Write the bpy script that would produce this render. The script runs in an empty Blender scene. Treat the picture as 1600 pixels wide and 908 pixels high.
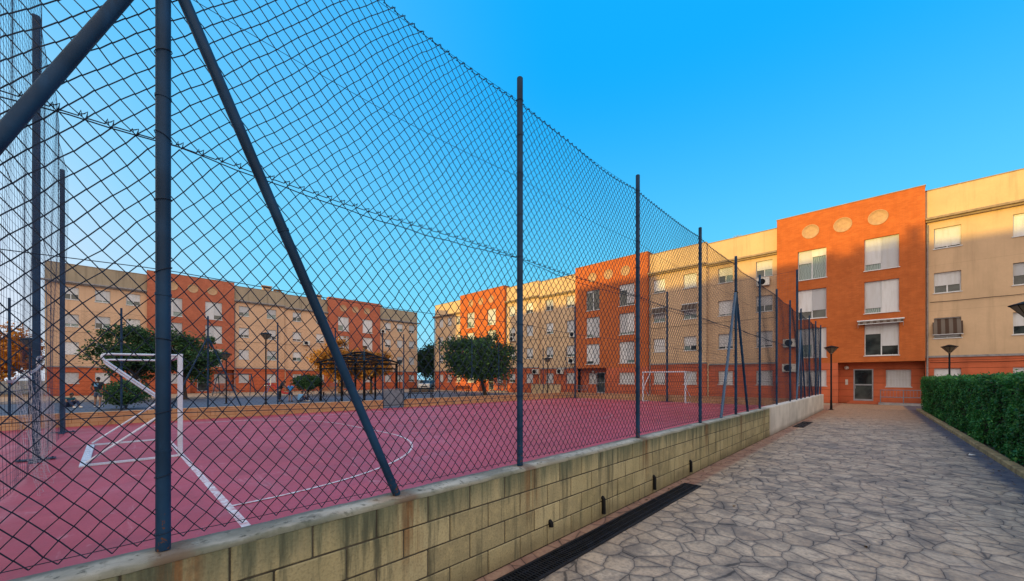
import bpy, math, random
import numpy as np
from mathutils import Vector, Matrix, Quaternion
random.seed(7); NP = np.random.default_rng(11)
SC = bpy.context.scene
COL = SC.collection
PI = math.pi

# ------------------------------------------------------------------ helpers
class MB:
    def __init__(s): s.v=[]; s.f=[]; s.sm=[]; s.mi=[]; s.tone=[]; s.cur=0; s.t=0.5
    def add(s, vs, fs, smooth=False):
        b=len(s.v); s.v.extend([tuple(v) for v in vs])
        for f in fs:
            s.f.append(tuple(b+i for i in f)); s.sm.append(smooth); s.mi.append(s.cur); s.tone.append(s.t)
        return s
    def quad(s,a,b,c,d): return s.add([a,b,c,d],[(0,1,2,3)])
    def box(s,x0,x1,y0,y1,z0,z1,c=0.0):
        if c<=0:
            return s.add([(x0,y0,z0),(x1,y0,z0),(x1,y1,z0),(x0,y1,z0),(x0,y0,z1),(x1,y0,z1),(x1,y1,z1),(x0,y1,z1)],
                  [(0,3,2,1),(4,5,6,7),(0,1,5,4),(1,2,6,5),(2,3,7,6),(3,0,4,7)])
        # chamfered box: 24 verts
        V=[];F=[]
        idx={}
        for sx in (0,1):
            for sy in (0,1):
                for sz in (0,1):
                    X=(x0,x1)[sx];Y=(y0,y1)[sy];Z=(z0,z1)[sz]
                    dx=c*(1-2*sx);dy=c*(1-2*sy);dz=c*(1-2*sz)
                    idx[(sx,sy,sz,0)]=len(V);V.append((X,Y+dy,Z+dz))
                    idx[(sx,sy,sz,1)]=len(V);V.append((X+dx,Y,Z+dz))
                    idx[(sx,sy,sz,2)]=len(V);V.append((X+dx,Y+dy,Z))
        g=lambda *k: idx[k]
        for sx in (0,1): F.append((g(sx,0,0,0),g(sx,1,0,0),g(sx,1,1,0),g(sx,0,1,0)))
        for sy in (0,1): F.append((g(0,sy,0,1),g(1,sy,0,1),g(1,sy,1,1),g(0,sy,1,1)))
        for sz in (0,1): F.append((g(0,0,sz,2),g(1,0,sz,2),g(1,1,sz,2),g(0,1,sz,2)))
        for sy in (0,1):
            for sz in (0,1): F.append((g(0,sy,sz,1),g(1,sy,sz,1),g(1,sy,sz,2),g(0,sy,sz,2)))
        for sx in (0,1):
            for sz in (0,1): F.append((g(sx,0,sz,0),g(sx,1,sz,0),g(sx,1,sz,2),g(sx,0,sz,2)))
        for sx in (0,1):
            for sy in (0,1): F.append((g(sx,sy,0,0),g(sx,sy,1,0),g(sx,sy,1,1),g(sx,sy,0,1)))
        for sx in (0,1):
            for sy in (0,1):
                for sz in (0,1): F.append((g(sx,sy,sz,0),g(sx,sy,sz,1),g(sx,sy,sz,2)))
        return s.add(V,F)
    def tube(s,pts,r,n=8,cap=True,smooth=True,closed=False):
        P=[Vector(p) for p in pts]; m=len(P)
        R=[r]*m if not isinstance(r,(list,tuple)) else list(r)
        up=None; rings=[]
        for i in range(m):
            if closed: t=(P[(i+1)%m]-P[i-1])
            elif i==0: t=P[1]-P[0]
            elif i==m-1: t=P[-1]-P[-2]
            else: t=(P[i+1]-P[i]).normalized()+(P[i]-P[i-1]).normalized()
            if t.length<1e-9: t=Vector((0,0,1))
            t.normalize()
            if up is None:
                up=Vector((0,0,1)) if abs(t.z)<.9 else Vector((1,0,0))
            a=t.cross(up)
            if a.length<1e-6: a=t.cross(Vector((0,1,0)))
            a.normalize(); b=a.cross(t).normalized(); up=b
            rings.append([P[i]+(a*math.cos(k*2*PI/n)+b*math.sin(k*2*PI/n))*R[i] for k in range(n)])
        V=[v for rg in rings for v in rg]; F=[]
        for i in range(m if closed else m-1):
            j=(i+1)%m
            for k in range(n):
                F.append((i*n+k,i*n+(k+1)%n,j*n+(k+1)%n,j*n+k))
        s.add(V,F,smooth)
        if cap and not closed:
            s.add(rings[0],[tuple(range(n))[::-1]]); s.add(rings[-1],[tuple(range(n))])
        return s
    def cyl(s,p0,p1,r0,r1=None,n=12,cap=True,smooth=True):
        return s.tube([p0,p1],[r0,r0 if r1 is None else r1],n,cap,smooth)
    def lathe(s,c,prof,n=16,smooth=True,rot=0):
        cx,cy,cz=c; V=[];F=[]
        for (r,z) in prof:
            for k in range(n):
                a=rot+k*2*PI/n; V.append((cx+r*math.cos(a),cy+r*math.sin(a),cz+z))
        for i in range(len(prof)-1):
            for k in range(n): F.append((i*n+k,i*n+(k+1)%n,(i+1)*n+(k+1)%n,(i+1)*n+k))
        return s.add(V,F,smooth)
    def ell(s,c,rx,ry,rz,n=12,m=8,M=None):
        V=[];F=[]
        for i in range(m+1):
            t=PI*i/m
            for k in range(n):
                a=2*PI*k/n
                v=Vector((rx*math.sin(t)*math.cos(a),ry*math.sin(t)*math.sin(a),rz*math.cos(t)))
                if M is not None: v=M@v
                V.append(Vector(c)+v)
        for i in range(m):
            for k in range(n): F.append((i*n+k,(i+1)*n+k,(i+1)*n+(k+1)%n,i*n+(k+1)%n))
        return s.add(V,F,True)
    def mesh(s,name):
        me=bpy.data.meshes.new(name); me.from_pydata(s.v,[],s.f); me.update()
        me.polygons.foreach_set('use_smooth',s.sm); me.polygons.foreach_set('material_index',s.mi)
        if any(t!=0.5 for t in s.tone):
            a=me.attributes.new('tone','FLOAT','FACE'); a.data.foreach_set('value',s.tone)
        return me
    def build(s,name,mats,parent=None,loc=None,label=None,kind=None):
        o=bpy.data.objects.new(name,s.mesh(name)); COL.objects.link(o)
        for m in (mats if isinstance(mats,(list,tuple)) else [mats]): o.data.materials.append(m)
        if parent is not None: o.parent=parent
        if loc: o.location=loc
        if label: o['label']=label
        if kind: o['kind']=kind
        return o

def np_mesh(name,V,Fq,mat,parent=None,smooth=False):
    """fast mesh from numpy arrays, V (n,3), Fq (m,4)"""
    me=bpy.data.meshes.new(name)
    me.vertices.add(len(V)); me.vertices.foreach_set('co',np.asarray(V,dtype=np.float32).ravel())
    m=len(Fq); k=Fq.shape[1]
    me.loops.add(m*k); me.loops.foreach_set('vertex_index',np.asarray(Fq,dtype=np.int32).ravel())
    me.polygons.add(m); me.polygons.foreach_set('loop_start',np.arange(0,m*k,k,dtype=np.int32))
    try: me.polygons.foreach_set('loop_total',np.full(m,k,dtype=np.int32))
    except Exception: pass
    me.polygons.foreach_set('use_smooth',np.full(m,smooth))
    me.update(calc_edges=True); me.validate()
    o=bpy.data.objects.new(name,me); COL.objects.link(o); me.materials.append(mat)
    if parent is not None: o.parent=parent
    return o

def thing(name,label,cat,loc=(0,0,0),rz=0,group=None):
    o=bpy.data.objects.new(name,None); COL.objects.link(o); o.location=loc; o.rotation_euler=(0,0,rz)
    o['label']=label; o['category']=cat
    if group: o['group']=group
    return o
def tag(o,label,cat,group=None,kind=None):
    o['label']=label; o['category']=cat
    if group: o['group']=group
    if kind: o['kind']=kind
    return o
def struct(o): o['kind']='structure'; return o
def dup(root,loc,rz,label,group=None):
    r=root.copy(); COL.objects.link(r); r.location=loc; r.rotation_euler=(0,0,rz); r['label']=label
    if group: r['group']=group
    def rec(src,dst):
        for ch in src.children:
            c=ch.copy(); COL.objects.link(c); c.parent=dst; rec(ch,c)
    rec(root,r); return r

# ------------------------------------------------------------------ materials
def newmat(name):
    m=bpy.data.materials.new(name); m.use_nodes=True; nt=m.node_tree; nt.nodes.clear()
    out=nt.nodes.new('ShaderNodeOutputMaterial'); b=nt.nodes.new('ShaderNodeBsdfPrincipled')
    nt.links.new(b.outputs[0],out.inputs[0]); return m,nt,b
class G:
    """tiny node-graph writer"""
    def __init__(s,nt): s.nt=nt
    def n(s,t,ins=None,**kw):
        nd=s.nt.nodes.new(t)
        for k,v in kw.items(): setattr(nd,k,v)
        for k,v in (ins or {}).items(): s.set(nd.inputs[k],v)
        return nd
    def set(s,sock,v):
        if isinstance(v,bpy.types.NodeSocket): s.nt.links.new(v,sock)
        elif isinstance(v,(tuple,list)) and len(v)==3 and sock.type=='RGBA': sock.default_value=(*v,1)
        else: sock.default_value=v
    def m(s,op,a,b=None,c=None,clamp=False):
        nd=s.nt.nodes.new('ShaderNodeMath'); nd.operation=op; nd.use_clamp=clamp
        for i,x in enumerate((a,b,c)):
            if x is not None: s.set(nd.inputs[i],x)
        return nd.outputs[0]
    def mix(s,f,a,b,bt='MIX'):
        nd=s.nt.nodes.new('ShaderNodeMix'); nd.data_type='RGBA'; nd.blend_type=bt
        s.set(nd.inputs[0],f); s.set(nd.inputs[6],a); s.set(nd.inputs[7],b); return nd.outputs[2]
    def ss(s,x,a,b,lo=0.0,hi=1.0):
        nd=s.nt.nodes.new('ShaderNodeMapRange'); nd.interpolation_type='SMOOTHSTEP'
        s.set(nd.inputs[0],x); s.set(nd.inputs[1],a); s.set(nd.inputs[2],b); nd.inputs[3].default_value=lo; nd.inputs[4].default_value=hi
        return nd.outputs[0]
    def noise(s,vec,scale,detail=4,rough=.55,out=0):
        nd=s.n('ShaderNodeTexNoise'); nd.inputs['Scale'].default_value=scale; nd.inputs['Detail'].default_value=detail; nd.inputs['Roughness'].default_value=rough
        s.nt.links.new(vec,nd.inputs['Vector']); return nd.outputs[out]
    def coord(s,which='Object'): return s.n('ShaderNodeTexCoord').outputs[which]
    def mapv(s,vec,scale=(1,1,1),loc=(0,0,0),rot=(0,0,0)):
        nd=s.n('ShaderNodeMapping'); s.nt.links.new(vec,nd.inputs[0]); nd.inputs['Scale'].default_value=scale; nd.inputs['Location'].default_value=loc; nd.inputs['Rotation'].default_value=rot
        return nd.outputs[0]
    def sep(s,vec):
        nd=s.n('ShaderNodeSeparateXYZ'); s.nt.links.new(vec,nd.inputs[0]); return nd.outputs
    def comb(s,x,y,z):
        nd=s.n('ShaderNodeCombineXYZ'); s.set(nd.inputs[0],x); s.set(nd.inputs[1],y); s.set(nd.inputs[2],z); return nd.outputs[0]
    def bump(s,h,strength=.3,dist=.01,normal=None):
        nd=s.n('ShaderNodeBump'); s.nt.links.new(h,nd.inputs['Height']); nd.inputs['Strength'].default_value=strength; nd.inputs['Distance'].default_value=dist
        if normal is not None: s.nt.links.new(normal,nd.inputs['Normal'])
        return nd.outputs[0]
def mul(c,k): return tuple(min(1,x*k) for x in c)
def pmat(name,base,rough=.6,var=.2,scale=4,metal=0,bump=0,bscale=60,stretch=(1,1,1),spec=.5,fine=.08):
    m,nt,b=newmat(name); g=G(nt); v=g.mapv(g.coord(),stretch)
    n1=g.noise(v,scale,5); n2=g.noise(v,scale*14,3)
    c=g.mix(g.ss(n1,.3,.7),mul(base,1-var),mul(base,1+var))
    if fine: c=g.mix(g.ss(n2,.35,.65),c,g.mix(1.0,c,(1-fine*2,)*3,'MULTIPLY'))
    nt.links.new(c,b.inputs['Base Color'])
    b.inputs['Roughness'].default_value=rough; b.inputs['Metallic'].default_value=metal; b.inputs['Specular IOR Level'].default_value=spec
    if bump: nt.links.new(g.bump(g.noise(v,bscale,3),bump,.01),b.inputs['Normal'])
    return m

M={}
def chipped(nm,c1):
    m,nt,b=newmat(nm); g=G(nt); co=g.coord(); n=g.noise(co,3,5); n2=g.noise(co,38,5,.7); n3=g.noise(g.mapv(co,(1,1,.25)),14,4,.65); Z=g.sep(co)[2]
    c=g.mix(g.ss(n,.3,.7),mul(c1,.7),mul(c1,1.35)); c=g.mix(g.ss(n3,.55,.75,0,.35),c,mul(c1,2.0))
    r=g.ss(g.m('ADD',n2,g.ss(Z,.35,.0,0,.14)),.68,.74); c=g.mix(r,c,(.11,.045,.02)); nt.links.new(c,b.inputs['Base Color'])
    nt.links.new(g.bump(n2,.15,.004),b.inputs['Normal']); nt.links.new(g.ss(n3,.3,.7,.38,.6),b.inputs['Roughness']); b.inputs['Specular IOR Level'].default_value=.16; return m
M['navy']=chipped('navy_painted_steel',(.009,.037,.090))
M['navy_light']=pmat('light_blue_painted_steel',(.03,.09,.20),.4,.25,3,0,.1,40)
M['wire']=pmat('coated_wire',(.005,.016,.042),.55,.25,6,fine=0,spec=.25)
M['netcord']=pmat('dark_net_cord',(.03,.055,.11),.8,.2,6,fine=0)
M['whitecord']=pmat('white_net_cord',(.45,.44,.50),.8,.15,6,fine=0)
M['goalwhite']=pmat('white_goal_paint',(.58,.68,.86),.35,.12,5,0,.05,40)
M['black']=pmat('black_painted_steel',(.005,.006,.009),.6,.3,5,spec=.15)
M['galv']=pmat('blue_grey_steel',(.14,.18,.24),.45,.2,5)
M['shutter']=None
M['frame']=pmat('white_window_frame',(.64,.68,.75),.4,.08,3,fine=.03)
M['alu']=pmat('grey_aluminium',(.32,.35,.42),.35,.12,4,.3)
M['dark']=pmat('painted_dark_interior',(.012,.012,.014),.9,.2,2)
M['white']=pmat('white_plastic',(.62,.62,.62),.4,.12,4)
M['cap']=pmat('parapet_capping',(.30,.22,.16),.6,.2,4)
M['grey']=pmat('grey_render',(.27,.26,.28),.8,.2,5,0,.1,60)
M['disc']=pmat('cream_disc',(.50,.31,.18),.8,.12,5)
M['bark']=pmat('bark',(.05,.034,.024),.9,.4,9,0,.7,40,stretch=(1,1,.3))
M['stripe']=None

def glass():
    m,nt,b=newmat('window_glass'); g=G(nt)
    n=g.noise(g.coord(),1.3,2)
    nt.links.new(g.mix(g.ss(n,.35,.65),(.012,.016,.020),(.05,.065,.07)),b.inputs['Base Color'])
    b.inputs['Roughness'].default_value=.06; b.inputs['Specular IOR Level'].default_value=.7; return m
M['glass']=glass()
def glass_c():
    m,nt,b=newmat('curtained_glass'); g=G(nt); co=g.coord(); X=g.sep(co)
    w=g.m('SINE',g.m('MULTIPLY',g.m('ADD',X[0],g.m('MULTIPLY',g.noise(co,2,2),.3)),70))
    nt.links.new(g.mix(g.ss(w,-1,1),(.10,.16,.17),(.24,.33,.34)),b.inputs['Base Color'])
    b.inputs['Roughness'].default_value=.08; b.inputs['Specular IOR Level'].default_value=.7; return m
M['curtain']=glass_c()
def shutter():
    m,nt,b=newmat('white_roller_shutter'); g=G(nt); co=g.coord(); X=g.sep(co)
    w=g.m('FRACT',g.m('MULTIPLY',X[2],20)); line=g.ss(g.m('ABSOLUTE',g.m('SUBTRACT',w,.5)),.38,.5)
    geo=g.n('ShaderNodeObjectInfo').outputs['Random']
    base=g.mix(geo,(.44,.47,.54),(.72,.75,.82))
    n=g.noise(g.mapv(co,(4,4,.5)),1.5,3); base=g.mix(g.ss(n,.4,.75,0,.35),base,(.40,.38,.36))
    nt.links.new(g.mix(g.m('MULTIPLY',line,.45),base,(.25,.25,.27)),b.inputs['Base Color'])
    nt.links.new(g.bump(line,.6,-.01),b.inputs['Normal']); b.inputs['Roughness'].default_value=.45; return m
M['shutter']=shutter()
def stripes():
    m,nt,b=newmat('striped_awning_cloth'); g=G(nt); X=g.sep(g.coord())
    w=g.m('FRACT',g.m('MULTIPLY',X[0],3.2)); k=g.ss(w,.46,.54)
    nt.links.new(g.mix(k,(.06,.034,.024),(.14,.118,.105)),b.inputs['Base Color']); b.inputs['Roughness'].default_value=.9; return m
M['stripe']=stripes()

def brick(name,c1,c2,mortar):
    m,nt,b=newmat(name); g=G(nt); co=g.coord(); X=g.sep(co)
    v=g.comb(g.m('ADD',X[0],X[1]),X[2],0.0)
    bt=g.n('ShaderNodeTexBrick',{'Vector':v,'Color1':c1,'Color2':c2,'Mortar':mortar,'Scale':1.0,'Mortar Size':.007,'Mortar Smooth':.2,'Bias':0.0,'Brick Width':.25,'Row Height':.075})
    n=g.noise(co,.35,4); n2=g.noise(co,2.2,4); n3=g.noise(g.mapv(co,(1.2,1.2,.12)),1.5,4)
    c=g.mix(g.ss(n,.3,.7,0,.5),bt.outputs[0],mul(c1,.80)); c=g.mix(g.ss(n2,.42,.72,0,.3),c,mul(c2,1.25))
    c=g.mix(g.ss(n3,.52,.75,0,.28),c,mul(c1,.55))
    nt.links.new(c,b.inputs['Base Color']); nt.links.new(g.bump(bt.outputs['Fac'],.5,-.006),b.inputs['Normal'])
    b.inputs['Roughness'].default_value=.85; b.inputs['Specular IOR Level'].default_value=.2; return m
M['brick']=brick('orange_brick',(.47,.120,.032),(.56,.160,.046),(.37,.118,.050))
M['brick_left']=brick('dull_red_brick',(.42,.125,.075),(.50,.160,.095),(.37,.130,.080))
def grooved(name,c1):
    m,nt,b=newmat(name); g=G(nt); co=g.coord(); X=g.sep(co)
    f=g.m('FRACT',g.m('DIVIDE',X[2],.46)); ln=g.ss(g.m('ABSOLUTE',g.m('SUBTRACT',f,.5)),.462,.482)
    n=g.noise(co,.8,5); n3=g.noise(g.mapv(co,(1,1,.15)),2.5,4)
    c=g.mix(g.ss(n,.3,.7),mul(c1,.85),mul(c1,1.12)); c=g.mix(g.ss(n3,.5,.75,0,.35),c,mul(c1,.6))
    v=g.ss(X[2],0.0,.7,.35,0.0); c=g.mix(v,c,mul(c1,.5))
    c=g.mix(g.m('MULTIPLY',ln,.7),c,mul(c1,.35))
    nt.links.new(c,b.inputs['Base Color']); nt.links.new(g.bump(ln,.8,-.02),b.inputs['Normal'])
    b.inputs['Roughness'].default_value=.8; b.inputs['Specular IOR Level'].default_value=.25; return m
M['base']=grooved('terracotta_base_course',(.50,.125,.058))
def plaster(name,c1,stain):
    m,nt,b=newmat(name); g=G(nt); co=g.coord(); X=g.sep(co)
    n=g.noise(co,.5,5); n3=g.noise(g.mapv(co,(1.4,1.4,.10)),2.0,5,.65); n4=g.noise(co,9,3)
    c=g.mix(g.ss(n,.3,.7),mul(c1,.90),mul(c1,1.07)); c=g.mix(g.ss(n3,.47,.75,0,stain*1.5),c,mul(c1,.55))
    f=g.m('FRACT',g.m('DIVIDE',g.m('SUBTRACT',X[2],.25),2.75)); ln=g.ss(g.m('ABSOLUTE',g.m('SUBTRACT',f,.5)),.494,.499)
    c=g.mix(g.m('MULTIPLY',ln,.35),c,mul(c1,.45)); c=g.mix(g.ss(n4,.4,.6,0,.12),c,mul(c1,.8))
    nt.links.new(c,b.inputs['Base Color']); nt.links.new(g.bump(n4,.15,.01),b.inputs['Normal'])
    b.inputs['Roughness'].default_value=.9; b.inputs['Specular IOR Level'].default_value=.2; return m
M['beige']=plaster('beige_render',(.60,.43,.285),.25)
M['beige_pink']=plaster('pinkish_beige_render',(.64,.43,.295),.25)
M['parapet']=plaster('cream_parapet_render',(.60,.44,.28),.35)
M['parapet_grey']=plaster('grey_parapet_render',(.36,.30,.225),.6)  # greyer parapet colour with heavier streaks, for the left block

def court():
    m,nt,b=newmat('red_court_surface'); g=G(nt); co=g.coord()
    n=g.noise(co,.30,5); n2=g.noise(co,1.6,5,.6); n3=g.noise(co,45,2); n4=g.noise(g.mapv(co,(.5,1,1)),6,4)
    c=g.mix(g.ss(n,.3,.7),(.33,.027,.052),(.45,.056,.104)); c=g.mix(g.ss(n2,.42,.70,0,.55),c,(.45,.095,.135))
    c=g.mix(g.ss(n4,.60,.75,0,.5),c,(.24,.026,.045)); c=g.mix(g.ss(n3,.45,.7,0,.35),c,(.26,.030,.050))
    n5=g.noise(co,3.5,6,.7); c=g.mix(g.ss(n5,.60,.70,0,.5),c,(.48,.22,.27)); n6=g.noise(g.mapv(co,(.25,2.2,1),rot=(0,0,.4)),3,5,.7); c=g.mix(g.ss(n6,.60,.72,0,.55),c,(.50,.20,.25)); n7=g.noise(co,.9,3); c=g.mix(g.ss(n7,.56,.68,0,.4),c,(.22,.022,.045)); n8=g.noise(co,130,1); c=g.mix(g.ss(n8,.66,.74,0,.6),c,(.10,.03,.04))
    nt.links.new(c,b.inputs['Base Color']); nt.links.new(g.bump(n3,.25,.004),b.inputs['Normal'])
    nt.links.new(g.ss(n2,.3,.7,.40,.62),b.inputs['Roughness']); b.inputs['Specular IOR Level'].default_value=.45; return m
M['court']=court()
def lines(nm='worn_white_line_paint',w0=.40,w1=.66,mx=.75):
    m,nt,b=newmat(nm); g=G(nt); co=g.coord()
    n=g.noise(co,9,5,.7); c=g.mix(g.ss(n,w0,w1,0,mx),(.66,.65,.72),(.42,.06,.09))
    nt.links.new(c,b.inputs['Base Color']); b.inputs['Roughness'].default_value=.6; return m
M['lines']=lines(); M['faint']=lines('faint_line_paint',.2,.55,.9)

def paving():
    m,nt,b=newmat('stamped_stone_paving'); g=G(nt); co=g.coord(); X=g.sep(co)
    wv=g.n('ShaderNodeTexNoise',{'Scale':3.0,'Detail':3.0}); nt.links.new(co,wv.inputs['Vector'])
    off=g.n('ShaderNodeVectorMath',operation='SCALE'); sub=g.n('ShaderNodeVectorMath',operation='SUBTRACT'); nt.links.new(wv.outputs['Color'],sub.inputs[0]); sub.inputs[1].default_value=(.5,.5,.5)
    nt.links.new(sub.outputs[0],off.inputs[0]); off.inputs['Scale'].default_value=.11
    ad=g.n('ShaderNodeVectorMath',operation='ADD'); nt.links.new(co,ad.inputs[0]); nt.links.new(off.outputs[0],ad.inputs[1])
    v=g.mapv(ad.outputs[0],(4.4,3.95,0.0))
    ve=g.n('ShaderNodeTexVoronoi',feature='DISTANCE_TO_EDGE'); nt.links.new(v,ve.inputs['Vector']); ve.inputs['Scale'].default_value=1.0; ve.inputs['Randomness'].default_value=.78
    vc=g.n('ShaderNodeTexVoronoi',feature='F1'); nt.links.new(v,vc.inputs['Vector']); vc.inputs['Scale'].default_value=1.0; vc.inputs['Randomness'].default_value=.78
    d=ve.outputs['Distance']
    nj=g.noise(co,16,4,.65); edge=g.m('SUBTRACT',1.0,g.ss(g.m('ADD',d,g.m('MULTIPLY',g.m('SUBTRACT',nj,.5),.030)),.003,.023))
    rc=g.sep(vc.outputs['Color'])
    c=g.mix(rc[0],(.46,.360,.265),(.55,.445,.340)); c=g.mix(g.ss(rc[1],.6,1.0,0,.55),c,(.46,.345,.25))
    nb=g.noise(co,.55,5,.6); n2=g.noise(co,2.4,6,.65); n3=g.noise(co,26,4,.6); n4=g.noise(co,90,2); n5=g.noise(g.mapv(co,(1,1,1),(3,7,0)),7,6,.7); c=g.mix(g.ss(n5,.50,.68,0,.6),c,(.17,.145,.13))
    c=g.mix(g.ss(n2,.42,.68,0,.80),c,(.135,.120,.115)); c=g.mix(g.ss(nb,.50,.70,0,.62),c,(.155,.143,.143))
    c=g.mix(g.ss(n3,.42,.70,0,.55),c,(.14,.12,.11)); c=g.mix(g.ss(n4,.5,.75,0,.3),c,(.40,.345,.30))
    c=g.mix(g.ss(d,.13,.01,0,.45),c,(.10,.092,.095))
    # orange plaza tone at the far end and a rosy strip along the wall
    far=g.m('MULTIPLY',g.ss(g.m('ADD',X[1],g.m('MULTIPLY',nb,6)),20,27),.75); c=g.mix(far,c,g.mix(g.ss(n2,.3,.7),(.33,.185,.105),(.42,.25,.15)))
    ws=g.m('MULTIPLY',g.ss(X[0],-2.10,-2.2),.6); c=g.mix(ws,c,(.27,.12,.085))
    c=g.mix(g.m('MULTIPLY',edge,g.ss(n2,.25,.6,.55,.92)),c,(.040,.034,.032))
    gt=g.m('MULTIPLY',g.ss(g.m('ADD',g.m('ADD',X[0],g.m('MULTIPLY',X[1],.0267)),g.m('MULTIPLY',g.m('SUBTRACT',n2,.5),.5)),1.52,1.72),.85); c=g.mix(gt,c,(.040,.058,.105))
    nt.links.new(c,b.inputs['Base Color'])
    h=g.m('ADD',g.ss(d,0.0,.16),g.m('ADD',g.m('MULTIPLY',n3,.45),g.m('MULTIPLY',n2,.5)))
    nt.links.new(g.bump(h,.5,.012),b.inputs['Normal']); nt.links.new(g.ss(n2,.3,.7,.5,.75),b.inputs['Roughness']); b.inputs['Specular IOR Level'].default_value=.4; return m
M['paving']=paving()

POSTS=[-4.75,-2.3,.17,2.72,5.17,7.72,10.13,12.50,14.80,17.2,19.7,22.1,24.3,26.3]
def blocks():
    m,nt,b=newmat('stained_concrete_block'); g=G(nt); co=g.coord(); X=g.sep(co)
    at=g.n('ShaderNodeAttribute',attribute_name='tone').outputs['Fac']
    c=g.mix(at,(.245,.215,.130),(.41,.360,.220))
    n=g.noise(co,1.3,5,.6); n2=g.noise(co,7,5,.65); n3=g.noise(co,60,3); ns=g.noise(g.mapv(co,(6,6,.55)),1.6,5,.65)
    c=g.mix(g.ss(n2,.42,.75,0,.6),c,(.50,.42,.235)); c=g.mix(g.ss(n,.42,.72,0,.55),c,(.27,.24,.13))
    top=g.ss(g.m('ADD',X[2],g.m('MULTIPLY',g.m('SUBTRACT',ns,.5),.7)),.50,.86)
    c=g.mix(g.m('MULTIPLY',top,.86),c,(.078,.105,.076))
    c=g.mix(g.ss(g.m('ADD',X[2],g.m('MULTIPLY',g.m('SUBTRACT',n,.5),.5)),.22,.0,0,.6),c,(.10,.085,.05))
    c=g.mix(g.ss(ns,.50,.70,0,.80),c,(.060,.065,.048))
    # rust runs below the steel posts
    rust=None
    for py in POSTS+[1.42,-1.1]:
        k=g.ss(g.m('ABSOLUTE',g.m('ADD',g.m('SUBTRACT',X[1],py+.05),g.m('MULTIPLY',g.m('SUBTRACT',n,.5),.10))),.17,.0)
        rust=k if rust is None else g.m('MAXIMUM',rust,k)
    rk=g.noise(g.mapv(co,(1,13,.5)),1.7,5,.65); rust=g.m('MULTIPLY',g.m('MULTIPLY',g.m('MULTIPLY',rust,g.ss(rk,.36,.62)),g.ss(g.m('ADD',X[2],g.m('MULTIPLY',n2,.25)),.25,.75)),.88)
    c=g.mix(rust,c,g.mix(g.ss(n2,.3,.7),(.090,.036,.016),(.21,.105,.045)))
    c=g.mix(g.ss(n3,.45,.72,0,.35),c,(.09,.08,.05))
    nt.links.new(c,b.inputs['Base Color'])
    nt.links.new(g.bump(g.m('ADD',n3,g.m('MULTIPLY',n2,.8)),.6,.006),b.inputs['Normal'])
    b.inputs['Roughness'].default_value=.9; b.inputs['Specular IOR Level'].default_value=.2; return m
M['blocks']=blocks()
def coping():
    m,nt,b=newmat('weathered_mortar_coping'); g=G(nt); co=g.coord()
    n=g.noise(g.mapv(co,(1,.5,1)),4,5,.6); n2=g.noise(co,17,5,.65); n3=g.noise(co,1.2,4)
    c=g.mix(g.ss(n,.36,.70),(.44,.44,.41),(.19,.20,.185)); c=g.mix(g.ss(n2,.53,.66,0,.85),c,(.05,.06,.055)); c=g.mix(g.ss(n3,.55,.72,0,.6),c,(.30,.19,.11))
    X=g.sep(co); n5=g.noise(co,9,6,.7); n6=g.noise(g.mapv(co,(1,.35,1)),2.2,4)
    lip=g.ss(g.m('ADD',X[0],g.m('MULTIPLY',g.m('SUBTRACT',n5,.5),.10)),-.045,.0,0,.8); c=g.mix(lip,c,g.mix(g.ss(n6,.35,.65),(.10,.115,.085),(.25,.24,.19)))
    bk=g.ss(g.m('ADD',X[0],g.m('MULTIPLY',g.m('SUBTRACT',n5,.5),.16)),-.085,-.17,0,.75); c=g.mix(bk,c,(.12,.12,.105))
    c=g.mix(g.ss(n6,.52,.70,0,.55),c,(.17,.165,.14)); c=g.mix(g.ss(n5,.58,.70,0,.6),c,(.09,.09,.08))
    rust=None
    for py in POSTS+[1.42,-1.1]:
        k_=g.ss(g.m('ABSOLUTE',g.m('ADD',g.m('SUBTRACT',X[1],py+.03),g.m('MULTIPLY',g.m('SUBTRACT',n5,.5),.15))),.12,.03); rust=k_ if rust is None else g.m('MAXIMUM',rust,k_)
    c=g.mix(g.m('MULTIPLY',rust,.7),c,(.12,.07,.045))
    nt.links.new(c,b.inputs['Base Color']); nt.links.new(g.bump(g.m('ADD',n,n2),.35,.008),b.inputs['Normal']); b.inputs['Roughness'].default_value=.95; return m
M['coping']=coping()
M['mortar']=pmat('dark_mortar',(.055,.048,.036),.95,.4,6,0,.5,60)
def whitewall():
    m,nt,b=newmat('whitewashed_render'); g=G(nt); co=g.coord(); X=g.sep(co)
    n=g.noise(co,1.1,5); n2=g.noise(co,6,5,.65); ns=g.noise(g.mapv(co,(3,3,.3)),2,5,.65)
    c=g.mix(g.ss(n,.3,.7),(.44,.42,.40),(.62,.59,.56)); c=g.mix(g.ss(ns,.5,.75,0,.5),c,(.24,.22,.20)); c=g.mix(g.ss(X[2],.2,.0,0,.7),c,(.17,.14,.11))
    c=g.mix(g.ss(n2,.6,.72,0,.5),c,(.20,.19,.19))
    nt.links.new(c,b.inputs['Base Color']); nt.links.new(g.bump(n2,.3,.01),b.inputs['Normal']); b.inputs['Roughness'].default_value=.9; return m
M['whitewall']=whitewall()
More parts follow.
